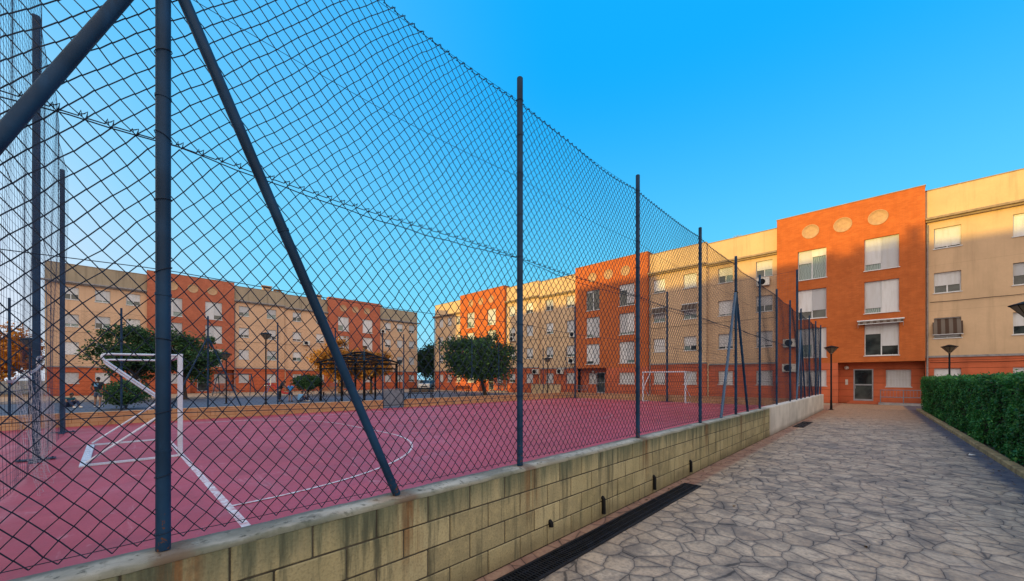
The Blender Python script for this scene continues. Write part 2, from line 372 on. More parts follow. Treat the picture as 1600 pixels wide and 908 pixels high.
def ochre():
    m,nt,b=newmat('ochre_low_wall_render'); g=G(nt); co=g.coord(); X=g.sep(co)
    v=g.comb(g.m('ADD',X[0],X[1]),X[2],0.0)
    bt=g.n('ShaderNodeTexBrick',{'Vector':v,'Color1':(.42,.255,.14),'Color2':(.50,.32,.185),'Mortar':(.30,.15,.06),'Scale':1.0,'Mortar Size':.010,'Brick Width':.4,'Row Height':.215})
    n=g.noise(co,1.2,5); n2=g.noise(g.mapv(co,(3,3,.4)),2,5,.65)
    c=g.mix(g.ss(n,.35,.68,0,.6),bt.outputs[0],(.37,.17,.085)); c=g.mix(g.ss(n2,.52,.75,0,.6),c,(.16,.085,.045))
    nt.links.new(c,b.inputs['Base Color']); b.inputs['Roughness'].default_value=.9; return m
M['ochre']=ochre()
M['asphalt']=pmat('blue_grey_asphalt',(.075,.105,.165),.75,.2,1.2,0,.2,80)
M['ground']=pmat('dusty_ground',(.16,.115,.085),.9,.3,.6,0,.3,30)
M['sand']=pmat('pale_pavement',(.38,.27,.19),.85,.2,1.2,0,.2,40)
M['kerb']=pmat('yellowed_kerb_stone',(.33,.235,.11),.85,.35,5,0,.4,50)
M['soil']=pmat('soil',(.03,.022,.016),.95,.4,6,0,.6,40)
M['steelgrate']=pmat('blackened_grate',(.010,.014,.026),.5,.4,9,.4,.3,60)
M['skin']=pmat('skin',(.26,.13,.085),.55,.08,8,fine=0)
M['hair']=pmat('dark_hair',(.012,.009,.008),.6,.2,30)
M['redhair']=pmat('reddish_hair',(.20,.05,.025),.6,.2,30)
def cloth(n,c): return pmat(n,c,.85,.18,9,0,.2,60)
M['cl_black']=cloth('black_cloth',(.012,.013,.017)); M['cl_teal']=cloth('teal_cloth',(.02,.12,.15)); M['cl_blue']=cloth('bright_blue_cloth',(.03,.22,.62))
M['cl_pale']=cloth('pale_blue_cloth',(.12,.30,.55)); M['cl_grey']=cloth('grey_blue_cloth',(.08,.11,.19)); M['cl_white']=cloth('white_cloth',(.7,.7,.7)); M['cl_navy']=cloth('navy_cloth',(.015,.03,.09))
M['red']=pmat('red_plastic',(.55,.05,.06),.35,.15,4); M['blue']=pmat('blue_plastic',(.03,.10,.42),.35,.15,4)
M['wood']=pmat('bench_wood',(.33,.14,.055),.6,.3,6,stretch=(1,8,8))
M['carw']=pmat('white_car_paint',(.60,.62,.66),.25,.05,3,fine=0); M['card']=pmat('dark_blue_car_paint',(.03,.05,.10),.25,.05,3,fine=0)
M['rubber']=pmat('rubber',(.015,.015,.016),.8,.2,6); M['lampglass']=pmat('tinted_lantern_plastic',(.14,.115,.085),.3,.2,4,fine=0)
M['headlamp']=pmat('headlamp_plastic',(.75,.75,.72),.15,.05,4,fine=0)
M['paper']=pmat('paper',(.75,.75,.75),.8,.1,9)

def leaf(name,c1,c2,c3,trans=.35):
    m,nt,b=newmat(name); g=G(nt)
    r=g.n('ShaderNodeNewGeometry').outputs['Random Per Island']
    co=g.coord(); n=g.noise(co,1.1,3)
    c=g.mix(g.ss(r,.0,.75),c1,c2); c=g.mix(g.ss(r,.86,1.0),c,c3); c=g.mix(g.ss(n,.38,.62,0,.65),c,mul(c1,.5))
    nt.links.new(c,b.inputs['Base Color']); b.inputs['Roughness'].default_value=.5; b.inputs['Specular IOR Level'].default_value=.35
    tr=g.n('ShaderNodeBsdfTranslucent'); nt.links.new(c,tr.inputs['Color'])
    mx=g.n('ShaderNodeMixShader'); mx.inputs[0].default_value=trans
    nt.links.new(b.outputs[0],mx.inputs[1]); nt.links.new(tr.outputs[0],mx.inputs[2])
    out=[n_ for n_ in nt.nodes if n_.type=='OUTPUT_MATERIAL'][0]; nt.links.new(mx.outputs[0],out.inputs[0]); return m
M['leaf_dark']=leaf('dark_tree_leaf',(.024,.075,.026),(.055,.14,.045),(.13,.27,.07))
M['leaf_mid']=leaf('mid_tree_leaf',(.018,.050,.016),(.040,.095,.028),(.09,.16,.04))
M['leaf_hedge']=leaf('hedge_leaf',(.020,.125,.030),(.050,.24,.055),(.16,.42,.09),.3)
M['leaf_dry']=leaf('dry_fallen_leaf',(.10,.06,.03),(.20,.13,.05),(.12,.16,.05),.1)
M['leaf_sunlit']=leaf('sun_painted_gold_leaf',(.40,.17,.02),(.60,.28,.035),(.75,.42,.07),.3)  # low warm sunlight painted into the leaf colour as gold

# ------------------------------------------------------------------ camera
F_PX=604.0; AZ=math.radians(44.1); HCAM=1.66
cd=bpy.data.cameras.new('camera'); cam=bpy.data.objects.new('camera',cd); COL.objects.link(cam)
cam.location=(0,0,HCAM); cam.rotation_euler=(PI/2,0,AZ)
cd.sensor_width=36; cd.lens=36*F_PX/1600; cd.shift_y=138/1600; cd.clip_start=.05; cd.clip_end=2000
SC.camera=cam
def ray(px,d):
    """ground-plan point at depth d under picture column px (layout notes only)"""
    l=(px-800)/F_PX*d; return (-.696*d+.718*l, .718*d+.696*l)

# ------------------------------------------------------------------ ground
def sheet(name,x0,x1,y0,y1,z,mat):
    mb=MB(); mb.quad((x0,y0,z),(x1,y0,z),(x1,y1,z),(x0,y1,z)); return struct(mb.build(name,mat))
sheet('ground',-500,500,-500,500,-.030,M['ground'])
sheet('road',-41.5,-19.3,-30,31.5,-.018,M['asphalt'])
sheet('pavement',-57.8,-41.5,-30,34.0,-.014,M['sand'])
sheet('pavement',-56,60,31.5,34.7,-.008,M['sand'])
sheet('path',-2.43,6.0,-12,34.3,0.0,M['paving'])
sheet('path',-19,-2.43,26.75,31.5,-.001,M['paving'])
mb=MB(); mb.box(-41.62,-41.45,-30,31.4,-.03,.12,.02); struct(mb.build('kerb',M['grey']))
mb=MB(); mb.box(-19.05,-2.63,-12,26.5,-.05,.10); struct(mb.build('court',M['court']))

def strip(mb,pts,w,z):
    """flat painted line along pts"""
    L=[];n=len(pts)
    for i,p in enumerate(pts):
        a=Vector(pts[max(0,i-1)]);b=Vector(pts[min(n-1,i+1)]); t=(b-a).normalized(); q=Vector((-t.y,t.x))*w/2
        L.append((Vector(p)+q,Vector(p)-q))
    for i in range(n-1):
        mb.quad((*L[i][1],z),(*L[i+1][1],z),(*L[i+1][0],z),(*L[i][0],z))
LINES=MB(); ZL=.104
GN=.98; GF=25.6
strip(LINES,[(-2.7,GN),(-17.3,GN)],.085,ZL); strip(LINES,[(-2.7,GF),(-17.3,GF)],.085,ZL)
def dshape(y,sg,xl,xr,r):
    p=[]
    for k in range(25): a=PI/2*k/24; p.append((xr+r*math.cos(a),y+sg*r*math.sin(a)))
    for k in range(25): a=PI/2+PI/2*k/24; p.append((xl+r*math.cos(a),y+sg*r*math.sin(a)))
    return p
strip(LINES,dshape(GN,1,-13.3,-10.25,4.5),.055,ZL+.004); strip(LINES,dshape(GF,-1,-12.2,-9.3,4.5),.055,ZL+.004)
strip(LINES,[(-17.3,GN),(-17.3,GF)],.05,ZL+.002); strip(LINES,[(-4.55,GN),(-4.55,GF)],.05,ZL+.002)
struct(LINES.build('court_lines',M['lines'])); LINES=MB()
strip(LINES,[(-17.2,13.3),(-4.6,13.3)],.055,ZL+.006)
strip(LINES,[(-11+3*math.cos(a*PI/32),13.3+3*math.sin(a*PI/32)) for a in range(65)],.055,ZL+.008)
struct(LINES.build('court_lines',M['faint']))

# ------------------------------------------------------------------ block wall beside the path
W=thing('block_wall','low stained concrete block wall under the chain link fence beside the path','wall',(-2.43,0,0))
YW0,YWM,YW1=-6.0,13.2,26.4
mb=MB(); mb.box(-.194,-.006,YW0,YWM,0,.80); mb.build('mortar_core',M['mortar'],W)
mb=MB()
for r in range(4):
    y=YW0+(.0 if r%2 else -.2)+.02
    while y<YWM-.02:
        a=max(y,YW0)+.004; b=min(y+.4,YWM)-.004
        if b-a>.03:
            j=random.uniform(-.002,.002); mb.t=random.random()**1.2*.95+.03*r+.01
            mb.box(-.2,j,a,b,r*.2+.0045,r*.2+.1955,.006)
        y+=.4
mb.build('blocks',M['blocks'],W)
# lumpy mortar coping
N=int((YWM-YW0)/.05); nb=NP.normal(0,1,(N+1,6))
ns=np.apply_along_axis(lambda c:np.convolve(c,np.ones(5)/5,'same'),0,nb)
V=[];Fc=[]
xs=[.002,.004,-.008,-.06,-.14,-.205,-.21]; zs=[.793,.806,.818,.826,.825,.818,.79]
for i in range(N+1):
    for k in range(7):
        q=ns[i,min(k,5)]
        V.append((xs[k]+q*.005+(nb[i,k%6]*.0012), YW0+i*.05, zs[k]+q*.005+nb[i,(k+2)%6]*.0006))
for i in range(N):
    for k in range(6): Fc.append((i*7+k,(i+1)*7+k,(i+1)*7+k+1,i*7+k+1))
mb=MB(); mb.add(V,Fc,True); mb.build('coping',M['coping'],W)
mb=MB(); mb.box(-.212,.018,YWM,YW1,0,.835,.012); mb.build('rendered_section',M['whitewall'],W,label='plain whitewashed far section of the wall')
for y in (3.05,4.05,5.45,6.9):
    z=.20 if y<3.5 else .22
    mb=MB(); mb.tube([(-.05,y,z+.03),(.006,y,z+.028),(.02,y,z+.012),(.022,y,z-.02 if y<3.5 else .06)],.024,10); mb.build('drain_pipe',M['black'],W)

# drain grates in the path
def grate(y0,y1,x0,x1,label):
    t=thing('drain_grate',label,'drain',((x0+x1)/2,(y0+y1)/2,0)); w=(x1-x0)/2; l=(y1-y0)/2
    mb=MB(); mb.box(-w,-w+.025,-l,l,.001,.016); mb.box(w-.025,w,-l,l,.001,.016); mb.box(-w+.025,w-.025,-l,-l+.025,.001,.016); mb.box(-w+.025,w-.025,l-.025,l,.001,.016); mb.build('frame',M['steelgrate'],t)
    mb=MB(); mb.box(-w+.025,w-.025,-l+.025,l-.025,.001,.003)
    y=-l+.04
    while y<l-.04: mb.box(-w+.03,w-.03,y,y+.016,.003,.012); y+=.034
    for x in (-.33*w,.33*w): mb.box(x-.006,x+.006,-l+.03,l-.03,.012,.014)
    mb.build('grating',M['steelgrate'],t)
grate(1.2,6.3,-2.30,-2.05,'long black drain grate in the paving along the block wall')
grate(16.3,18.6,-2.33,-2.02,'short black drain grate in front of the whitewashed wall section')

# ------------------------------------------------------------------ chain link
def chain(name,mat,parent,a0,a1,z0,z1,w,h,r,f,off=.003,seed=1):
    """woven zigzag wires; f(a,z,n)->xyz array"""
    rng=np.random.default_rng(seed)
    nw=int((a1-a0)/w); nz=int((z1-z0)/h)
    i=np.arange(nw)[:,None]; k=np.arange(nz+1)[None,:]
    par=(k+i)%2
    A=a0+(i+par)*w; Z=z0+k*h+0*i
    # each wire bulges to alternate sides where it hooks its neighbour
    O=np.where(par==1,off,-off)
    cn=i+par; J1=rng.normal(0,1,(nw+2,nz+1)); J2=rng.normal(0,1,(nw+2,nz+1)); kk=k+0*i
    ja=.10*w*np.sin(cn*.37+k*.61)+.06*w*J1[cn,kk]; jz=.08*h*np.sin(cn*.21-k*.43)+.045*h*J2[cn,kk]   # neighbours share their crossing points
    A=A+ja*0.6; Z=Z+jz
    n=4; V=np.zeros((nw,nz+1,n,3))
    for q in range(n):
        t=2*PI*q/n+PI/4
        V[:,:,q,:]=f(A+1.3*r*math.cos(t),Z,O+r*math.sin(t))
    base=(np.arange(nw)[:,None]*(nz+1)+np.arange(nz)[None,:])*n
    F=[]
    for q in range(n):
        q2=(q+1)%n
        F.append(np.stack([base+q,base+q2,base+n+q2,base+n+q],-1).reshape(-1,4))
    return np_mesh(name,V.reshape(-1,3),np.concatenate(F),mat,parent,True)

FENCE=thing('chain_link_fence','tall navy chain link fence on the block wall between path and court','fence',(-2.53,0,.83))
XF=0.0
def post(parent,y,z1,r=.029,z0=0.0,x=0.0,mat=None):
    mb=MB(); mb.cyl((x,y,z0),(x,y,z1),r,n=14); mb.ell((x,y,z1),r*1.02,r*1.02,r*.5,12,6)
    for zz in (.48,1.24,2.2):
        if zz<z1: mb.cyl((x,y,z0+zz-.006),(x,y,z0+zz+.006),r+.003,n=14)
    if z0==0.0:
        mb.cur=1
        for zz in (.10,.36,.66,1.0,1.37,1.72,2.0,2.4,2.79,3.15,3.5):
            zz+=random.uniform(-.03,.03); t=random.uniform(-.018,.018)
            mb.tube([(x+(r+.004)*math.cos(a*PI/6)-(.012 if a in (5,6,7) else 0),y+(r+.004)*math.sin(a*PI/6),zz+t*math.sin(a*PI/6)) for a in range(12)],.0022,4,False,closed=True)
            mb.tube([(x-r-.012,y+.004,zz),(x-r-.03,y+.02,zz-.015),(x-r-.028,y+.026,zz+.012)],.0022,4,False)
    mb.build('post',[mat or M['navy'],M['wire']],parent)
for y in POSTS: post(FENCE,y,3.70+random.uniform(-.02,.02))
def brace(parent,y0,y1,x=0,ztop=2.84,mat=None,r=.028):
    mb=MB(); s=1 if y1>y0 else -1
    mb.cyl((x,y0+s*.03,ztop),(x,y1,0.0),r,n=14)
    L=math.hypot(y1-y0,ztop); 
    for t in (.40,.72): 
        p=Vector((x,y0+s*.03,ztop)).lerp(Vector((x,y1,0)),t); q=Vector((x,y0+s*.03,ztop)).lerp(Vector((x,y1,0)),t+.005); mb.cyl(p,q,r+.003,n=14)
    mb.build('brace',mat or M['navy'],parent)
brace(FENCE,.17,1.42); brace(FENCE,.17,-1.08); brace(FENCE,10.13,11.2); brace(FENCE,10.13,9.0,mat=M['navy_light']); brace(FENCE,19.7,20.8); brace(FENCE,19.7,18.6,mat=M['navy_light']); brace(FENCE,26.3,25.2)
for y in (.17,10.13,19.7):
    mb=MB(); mb.cyl((0,y,2.78),(0,y,2.88),.037,n=14); mb.tube([(-.05,y,2.83),(.05,y,2.83)],.008,6); mb.build('collar',M['black'],FENCE)
def warp(A,Z,N,up=False):
    bay=np.interp(A,POSTS,np.arange(len(POSTS)))%1.0
    s=np.sin(PI*bay)
    x=XF-.040+N+.018*np.sin(A*2.3+Z*1.7)*s+.02*np.sin(Z*2.1+A*.9)*s
    z=Z-(.045*s*np.clip((Z-1.8)/1.7,0,1) if up else .012*s*np.sin(Z*3))+.008*np.sin(A*3.1)*np.sin(Z*1.3)
    a=A+.007*np.sin(Z*5+A*1.3)+.004*np.sin(Z*11.)
    return np.stack([x+0*a,a,z],-1)
DW=.0412
chain('mesh_panel',M['wire'],FENCE,-4.7,26.3,.03,1.99,DW,.0515,.0029,lambda a,z,n:warp(a,z,n),seed=3)
chain('mesh_panel',M['wire'],FENCE,-4.7,26.3,1.99,3.54,DW,.0484,.0028,lambda a,z,n:warp(a,z,n+.010,True),seed=4)
# knuckle ends at the seam and the top edge
def barbs(z,y0,y1,name,parent,up):
    pts=[]; y=y0
    while y<y1:
        p=warp(np.array(y),np.array(z),np.array(.004),up); q=random.uniform(-.3,1)
        for d in ((0,0,0),(.010*q,.012,.020+.008*q),(.004,.016,.002),(-.006,.002,.012),(.008,.026,.016),(.006,.040,.026+.008*q),(.004,.036,.002),(.002,.028,-.010),(0,.046,.0)): pts.append(p+np.array(d)*np.array((1,.72,.8)))
        y+=2*DW
    mb=MB(); mb.tube(pts,.0029,4,False)
    mb.build(name,M['wire'],parent)
barbs(2.00,-2.0,18,'wire_ends',FENCE,True); barbs(3.52,-2.0,22,'wire_ends',FENCE,True)
def tension(parent,z,y0,y1,sag=.02,r=.002,x=-.036,posts=POSTS,name='tension_wire',wave=0):
    pts=[]; n=int((y1-y0)/.12)
    for i in range(n+1):
        y=y0+(y1-y0)*i/n; b=np.interp(y,posts,np.arange(len(posts)))%1.0
        pts.append((x+wave*math.sin(y*41),y,z-sag*math.sin(PI*b)+wave*math.sin(y*37)))
    mb=MB(); mb.tube(pts,r,4,False); mb.build(name,M['wire'],parent)
tension(FENCE,2.0,-4.7,26.3,.055,.0032,wave=.004); tension(FENCE,2.79,-4.7,26.3,.05); tension(FENCE,1.37,-4.7,26.3,.03); tension(FENCE,.66,-4.7,26.3,.02); tension(FENCE,3.53,-4.7,26.3,.045)
tension(FENCE,.05,-4.7,26.3,.005)

# far side fence along the low ochre wall, with a gate
SP=[-2.2,.2,2.6,5.03,7.5,9.95,11.2,13.6,16.1,18.5,20.9,23.3,26.3]
SF=thing('chain_link_fence','far chain link fence with navy posts standing along the low ochre wall','fence',(-19.2,0,.0))
for y in SP: post(SF,y,4.12,.03,.5)
brace(SF,2.6,3.9,0,3.25); brace(SF,2.6,1.3,0,3.25)
def fl(w): return lambda a,z,n: np.stack([n-.04+0*a+.02*np.sin(a*2),a,z-.03*np.abs(np.sin(a*1.28))*(z>2)],-1)
chain('mesh_panel',M['wire'],SF,-2.2,9.95,.55,3.95,.075,.075,.0014,fl(1),seed=5); chain('mesh_panel',M['wire'],SF,11.2,26.3,.55,3.95,.075,.075,.0014,fl(1),seed=6)
for z in (1.2,2.2,3.95): tension(SF,z,-2.2,26.3,.04,.0025,posts=SP)
gt=MB(); gt.tube([(0,9.99,.12),(0,9.99,2.1),(0,11.16,2.1),(0,11.16,.12)],.022,8,False,closed=True); gt.cyl((0,9.99,1.1),(0,11.16,1.1),.018,n=8); gate=gt.build('gate',M['galv'],SF)
mb=MB(); mb.box(-.01,.01,10.02,11.13,.16,1.06); mb.build('lower_panel',M['galv'],gate)
mb=MB(); mb.box(.012,.07,11.0,11.1,1.06,1.1); mb.build('handle',M['black'],gate)

# low ochre walls
def lowwall(x0,x1,y0,y1,label):
    t=thing('low_wall',label,'wall',(0,0,0)); mb=MB(); mb.box(x0,x1,y0,y1,-.02,.50,.01); mb.build('wall_body',M['ochre'],t)
    mb=MB(); mb.box(x0-.015,x1+.015,y0-.015,y1+.015,.502,.54,.008); mb.build('coping',M['ochre'],t); return t
lowwall(-19.3,-19.06,-9,9.9,'low ochre wall edging the court, left of the small gate')
lowwall(-19.3,-19.06,11.25,26.2,'low ochre wall edging the court, right of the small gate')
lowwall(-19.3,-2.66,26.52,26.74,'low ochre wall closing the court behind the far goal')

# ball stop fences behind both goals
def netfence(y,xs,zts,label,behind):
    ztop=max(zts)
    t=thing('ball_stop_fence',label,'fence',(0,y,.10))
    for x,zt in zip(xs,zts):
        mb=MB(); mb.box(x-.05,x+.05,-.05,.05,.02,zt,.012); mb.build('post',M['navy'],t)
        mb=MB(); mb.box(x-.42,x+.42,-.06,.06,.004,.018); mb.box(x-.09,x+.09,-.24,.24,.018,.032); 
        for (ax,ay) in ((-.32,0),(.32,0),(0,-.2),(0,.2)): mb.cyl((x+ax,ay,.018),(x+ax,ay,.055),.013,n=6)
        mb.build('base_plate',M['navy'],t)
    mb=MB(); c=.135; x0,x1=xs[-1],xs[0]
    def P(x,z):
        zt=float(np.interp(x,xs[::-1],zts[::-1]))/ztop; return (x+.03*math.sin(z*1.3+x), behind*.07+.035*math.sin(x*1.9)*math.sin(z*.55+.4)+.012*math.sin(x*5.1+z), z*zt-.05*abs(math.sin((x-x0)/(x1-x0)*2*PI))*z/ztop)
    nx=int((x1-x0)/c); nz=int((ztop-.1)/c)
    for i in range(nx+1): mb.tube([P(x0+(x1-x0)*i/nx,.05+(ztop-.1)*k/24) for k in range(25)],.0022,3,False)
    for k in range(nz+1): mb.tube([P(x0+(x1-x0)*i/60,.05+(ztop-.1)*k/nz) for i in range(61)],.0022,3,False)
    mb.build('net',M['netcord'],t)
    mb=MB()
    for z in (ztop-.03,ztop*.5,1.4): mb.tube([P(x0+(x1-x0)*i/40,z) for i in range(41)],.005,4,False)
    mb.build('cable',M['wire'],t); return t
netfence(-1.02,[-4.7,-11.67,-17.1],[8.5,8.5,7.6],'tall ball stop net on navy posts behind the near goal',1)
netfence(26.30,[-3.55,-10.75,-18.3],[7.6,7.5,7.5],'tall ball stop net on navy posts behind the far goal',1)

# torn white net draped on the near ball-stop post
mb=MB(); c=.055
def P(u,v):
    x=-11.55+u*3.6; top=2.05-.42*math.sin(min(1,u*1.1)*PI*.55)
    y=-.93+.05*math.sin(u*19+v*3)+.05*math.sin(u*43)*(1-v)+.3*u*(1-v); z=.13+(top-.13)*v+.03*math.sin(u*31)*v
    return (x+.03*math.sin(v*6),y,z)
for i in range(30): mb.tube([P(i/29,k/16) for k in range(17)],.0014,3,False)
for k in range(16): mb.tube([P(i/60,k/15) for i in range(61)],.0014,3,False)
for k in range(3): mb.tube([P(i/60,1.0+.010*k) for i in range(61)],.005,5,False)
o=mb.build('net',M['whitecord']); tag(o,'torn whitish net hanging from the ball stop post behind the near goal','net')
def P2(u,v):
    x=-11.66-u*2.2; y=-.94+.04*math.sin(u*17+v*3); z=.13+(1.75-1.0*u-.13)*v
    return (x,y,z)
mb=MB()
for i in range(34): mb.tube([P2(i/33,k/10) for k in range(11)],.0016,3,False)
for k in range(24): mb.tube([P2(i/30,k/23) for i in range(31)],.0016,3,False)
mb.build('loose_end',M['whitecord'],o)

# ------------------------------------------------------------------ goals
def arc(p0,p1,p2,r,n=5):
    a=Vector(p0);b=Vector(p1);c=Vector(p2); u=(a-b).normalized();v=(c-b).normalized(); A=b+u*r;B=b+v*r
    return [tuple((A*(1-t)**2+b*2*t*(1-t)+B*t*t)) for t in [i/n for i in range(n+1)]]
def make_goal(label,loc,rz,w):
    t=thing('football_goal',label,'goal',loc,rz,'goals on the court'); h=2.06
    mb=MB(); 
    for x in (0,-w):
        pb=MB(); pb.box(x-.04,x+.04,-.04,.04,.004,h,.008); pb.build('goalpost',M['goalwhite'],t)
    mb.box(-w+.041,-.041,-.04,.04,h-.08,h,.008); mb.build('crossbar',M['goalwhite'],t)
    for x in (0,-w):
        pts=[(x,-.041,h-.03)]+arc((x,0,h-.03),(x,-1.15,h-.05),(x,-.22,.98),.16)+arc((x,-1.15,h-.05),(x,-.10,1.0),(x,-1.30,.05),.16)+[(x,-1.28,.06)]
        mb=MB(); mb.tube(pts,.021,8); mb.build('net_support',M['goalwhite'],t)
    mb=MB(); mb.box(-w-.06,.06,-1.36,-1.24,.004,.03); 
    for i in range(9): mb.cyl((-w+.2+i*(w-.4)/8,-1.30,.03),(-w+.2+i*(w-.4)/8,-1.30,.042),.016,n=6)
    mb.build('base_plate',M['goalwhite'],t)
    for x in (0,-w):
        mb=MB(); mb.box(x-.025,x+.025,-1.238,-.041,.004,.04); mb.build('base_rail',M['goalwhite'],t)
    return t
make_goal('near white goal frame without net, folded tube supports behind it',(-10.22,.94,.10),0,3.05)
make_goal('small white goal frame at the far end of the court',(-12.15,25.62,.10),PI,2.85)

# ------------------------------------------------------------------ lamps
def make_lamp(label,loc,h=3.42,s=1.0):
    t=thing('street_lamp',label,'lamp',loc,0,'lantern lamps around the court')
    mb=MB(); mb.lathe((0,0,0),[(0,.0),(.13,.0),(.13,.012),(.075,.02),(.055,.06),(.048,.5),(.04,.52),(.036,h-.42),(.0,h-.42)],12); mb.build('pole',M['black'],t)
    mb=MB(); mb.lathe((0,0,h-.43),[(.05,0),(.07,.05),(.285*s,.33)],8,False); lg=mb.build('lantern',M['lampglass'],t)
    mb=MB(); mb.lathe((0,0,h-.10),[(.285*s,0),(.32*s,.0),(.32*s,.025),(.03,.12),(0,.12)],8,False); mb.build('cap',M['black'],lg)
    mb=MB(); 
    for k in range(8):
        a=k*PI/4; mb.tube([(.07*math.cos(a),.07*math.sin(a),h-.38),(.287*s*math.cos(a),.287*s*math.sin(a),h-.10)],.008,4,False)
    mb.build('ribs',M['black'],lg); return t
L0=make_lamp('lantern lamp post at the corner past the whitewashed wall section',(-2.13,26.75,0))
for loc,lab in [((2.35,30.3,0),'lantern lamp post rising behind the far end of the hedge'),
    ((2.33,14.4,0),'lantern lamp post cut by the right edge, rising from the hedge'),
    ((-20.2,25.1,0),'lantern lamp post before the beige ramp wall at the back'),
    ((-31.9,5.3,0),'lantern lamp post beside the swing frame'),
    ((-32.6,18.6,0),'lantern lamp post at the right of the black gazebo'),
    ((-26.5,-2.5,0),'lantern lamp post far left beyond the white net')]:
    dup(L0,loc,0,lab)
make_lamp('tall lantern lamp post left of the children, in front of the beige flats',(-26.0,6.2,0),4.35)
make_lamp('tall lantern lamp post at the left edge behind the ball stop net',(-22.2,-3.5,0),5.9)

# ------------------------------------------------------------------ buildings
def holes_face(mb,x0,x1,z0,z1,y,holes,depth=.25):
    xs=sorted({x0,x1}|{min(max(h[i],x0),x1) for h in holes for i in (0,1)}); zs=sorted({z0,z1}|{min(max(h[i],z0),z1) for h in holes for i in (2,3)})
    for i in range(len(xs)-1):
        for j in range(len(zs)-1):
            cx=(xs[i]+xs[i+1])/2; cz=(zs[j]+zs[j+1])/2
            if any(h[0]<cx<h[1] and h[2]<cz<h[3] for h in holes): continue
            mb.quad((xs[i],y,zs[j]),(xs[i+1],y,zs[j]),(xs[i+1],y,zs[j+1]),(xs[i],y,zs[j+1]))
    for (a,b,c,d) in holes:
        if a<x0-.01 or b>x1+.01 or c<z0-.01 or d>z1+.01: continue
        Y=y+depth
        mb.quad((a,y,c),(a,Y,c),(a,Y,d),(a,y,d)); mb.quad((b,y,c),(b,y,d),(b,Y,d),(b,Y,c)); mb.quad((a,y,d),(a,Y,d),(b,Y,d),(b,y,d)); mb.quad((a,y,c),(b,y,c),(b,Y,c),(a,Y,c))
def window(t,a,b,c,d,y,frac,rng,grille=False,two=True,curtain=False,fr2=None):
    Y=y+.17; w=b-a; f=.045
    mb=MB(); mb.box(a,a+f,Y-.03,Y+.03,c,d); mb.box(b-f,b,Y-.03,Y+.03,c,d); mb.box(a+f,b-f,Y-.03,Y+.03,c,c+f); mb.box(a+f,b-f,Y-.03,Y+.03,d-f,d)
    xm=(a+b)/2; mb.box(xm-.03,xm+.03,Y-.025,Y+.025,c+f,d-f)
    mb.box(a-.05,b+.05,y-.045,y+.0,c-.045,c-.002)   # sill
    wo=mb.build('window',M['frame'],t)
    mb=MB(); mb.quad((a+f,Y+.005,c+f),(b-f,Y+.005,c+f),(b-f,Y+.005,d-f),(a+f,Y+.005,d-f)); mb.build('pane',M['curtain'] if curtain else M['glass'],wo)
    def sh(x0,x1,fr):
        if fr<=0.02: return
        mb=MB(); z=d-f-(d-c-2*f)*fr; mb.box(x0,x1,Y-.045,Y-.032,z,d-.005); mb.box(x0,x1,Y-.05,Y-.031,z-.03,z); mb.build('shutter',M['shutter'],wo)
    if fr2 is None: sh(a+.012,b-.012,frac)
    else: sh(a+.012,xm-.012,frac); sh(xm+.012,b-.012,fr2)
    if frac<.99 and rng.random()<.35 and not curtain and fr2 is None:   # a half with a drawn blind or curtain
        side=rng.random()<.5; x0,x1=(a+f,xm-.03) if side else (xm+.03,b-f)
        mb=MB(); mb.box(x0,x1,Y-.012,Y-.006,c+f,d-f-(d-c-2*f)*frac*.9); mb.build('curtain',M['curtain'],wo)
    if grille:
        mb=MB(); n=int(w/.14)
        for i in range(1,n): mb.cyl((a+w*i/n,y-.02,c+.02),(a+w*i/n,y-.02,d-.02),.007,n=5)
        for z in (c+.03,(c+d)/2,d-.03): mb.cyl((a,y-.022,z),(b,y-.022,z),.008,n=5)
        mb.build('grille',M['frame'],wo)
    return wo
def ac_unit(t,x,z,y,label=None):
    mb=MB(); mb.box(x-.42,x+.42,y-.36,y-.04,z-.29,z+.29,.02); o=mb.build('air_conditioner',M['white'],t)
    mb=MB(); mb.lathe((0,0,0),[(.235,0),(.235,.012),(.0,.012)],18); 
    for k in range(3): mb.lathe((0,0,.014),[(.06+.06*k,0),(.07+.06*k,.006)],18)
    f=mb.build('fan_grille',M['black'],o); f.location=(x-.08,y-.363,z); f.rotation_euler=(PI/2,0,0)
    mb=MB(); mb.box(x-.36,x-.32,y-.34,y-.002,z-.33,z-.295); mb.box(x+.32,x+.36,y-.34,y-.002,z-.33,z-.295); mb.build('bracket',M['alu'],o)
SILL=[4.1,6.82,9.5]; BS=[3.17,5.92,8.70]
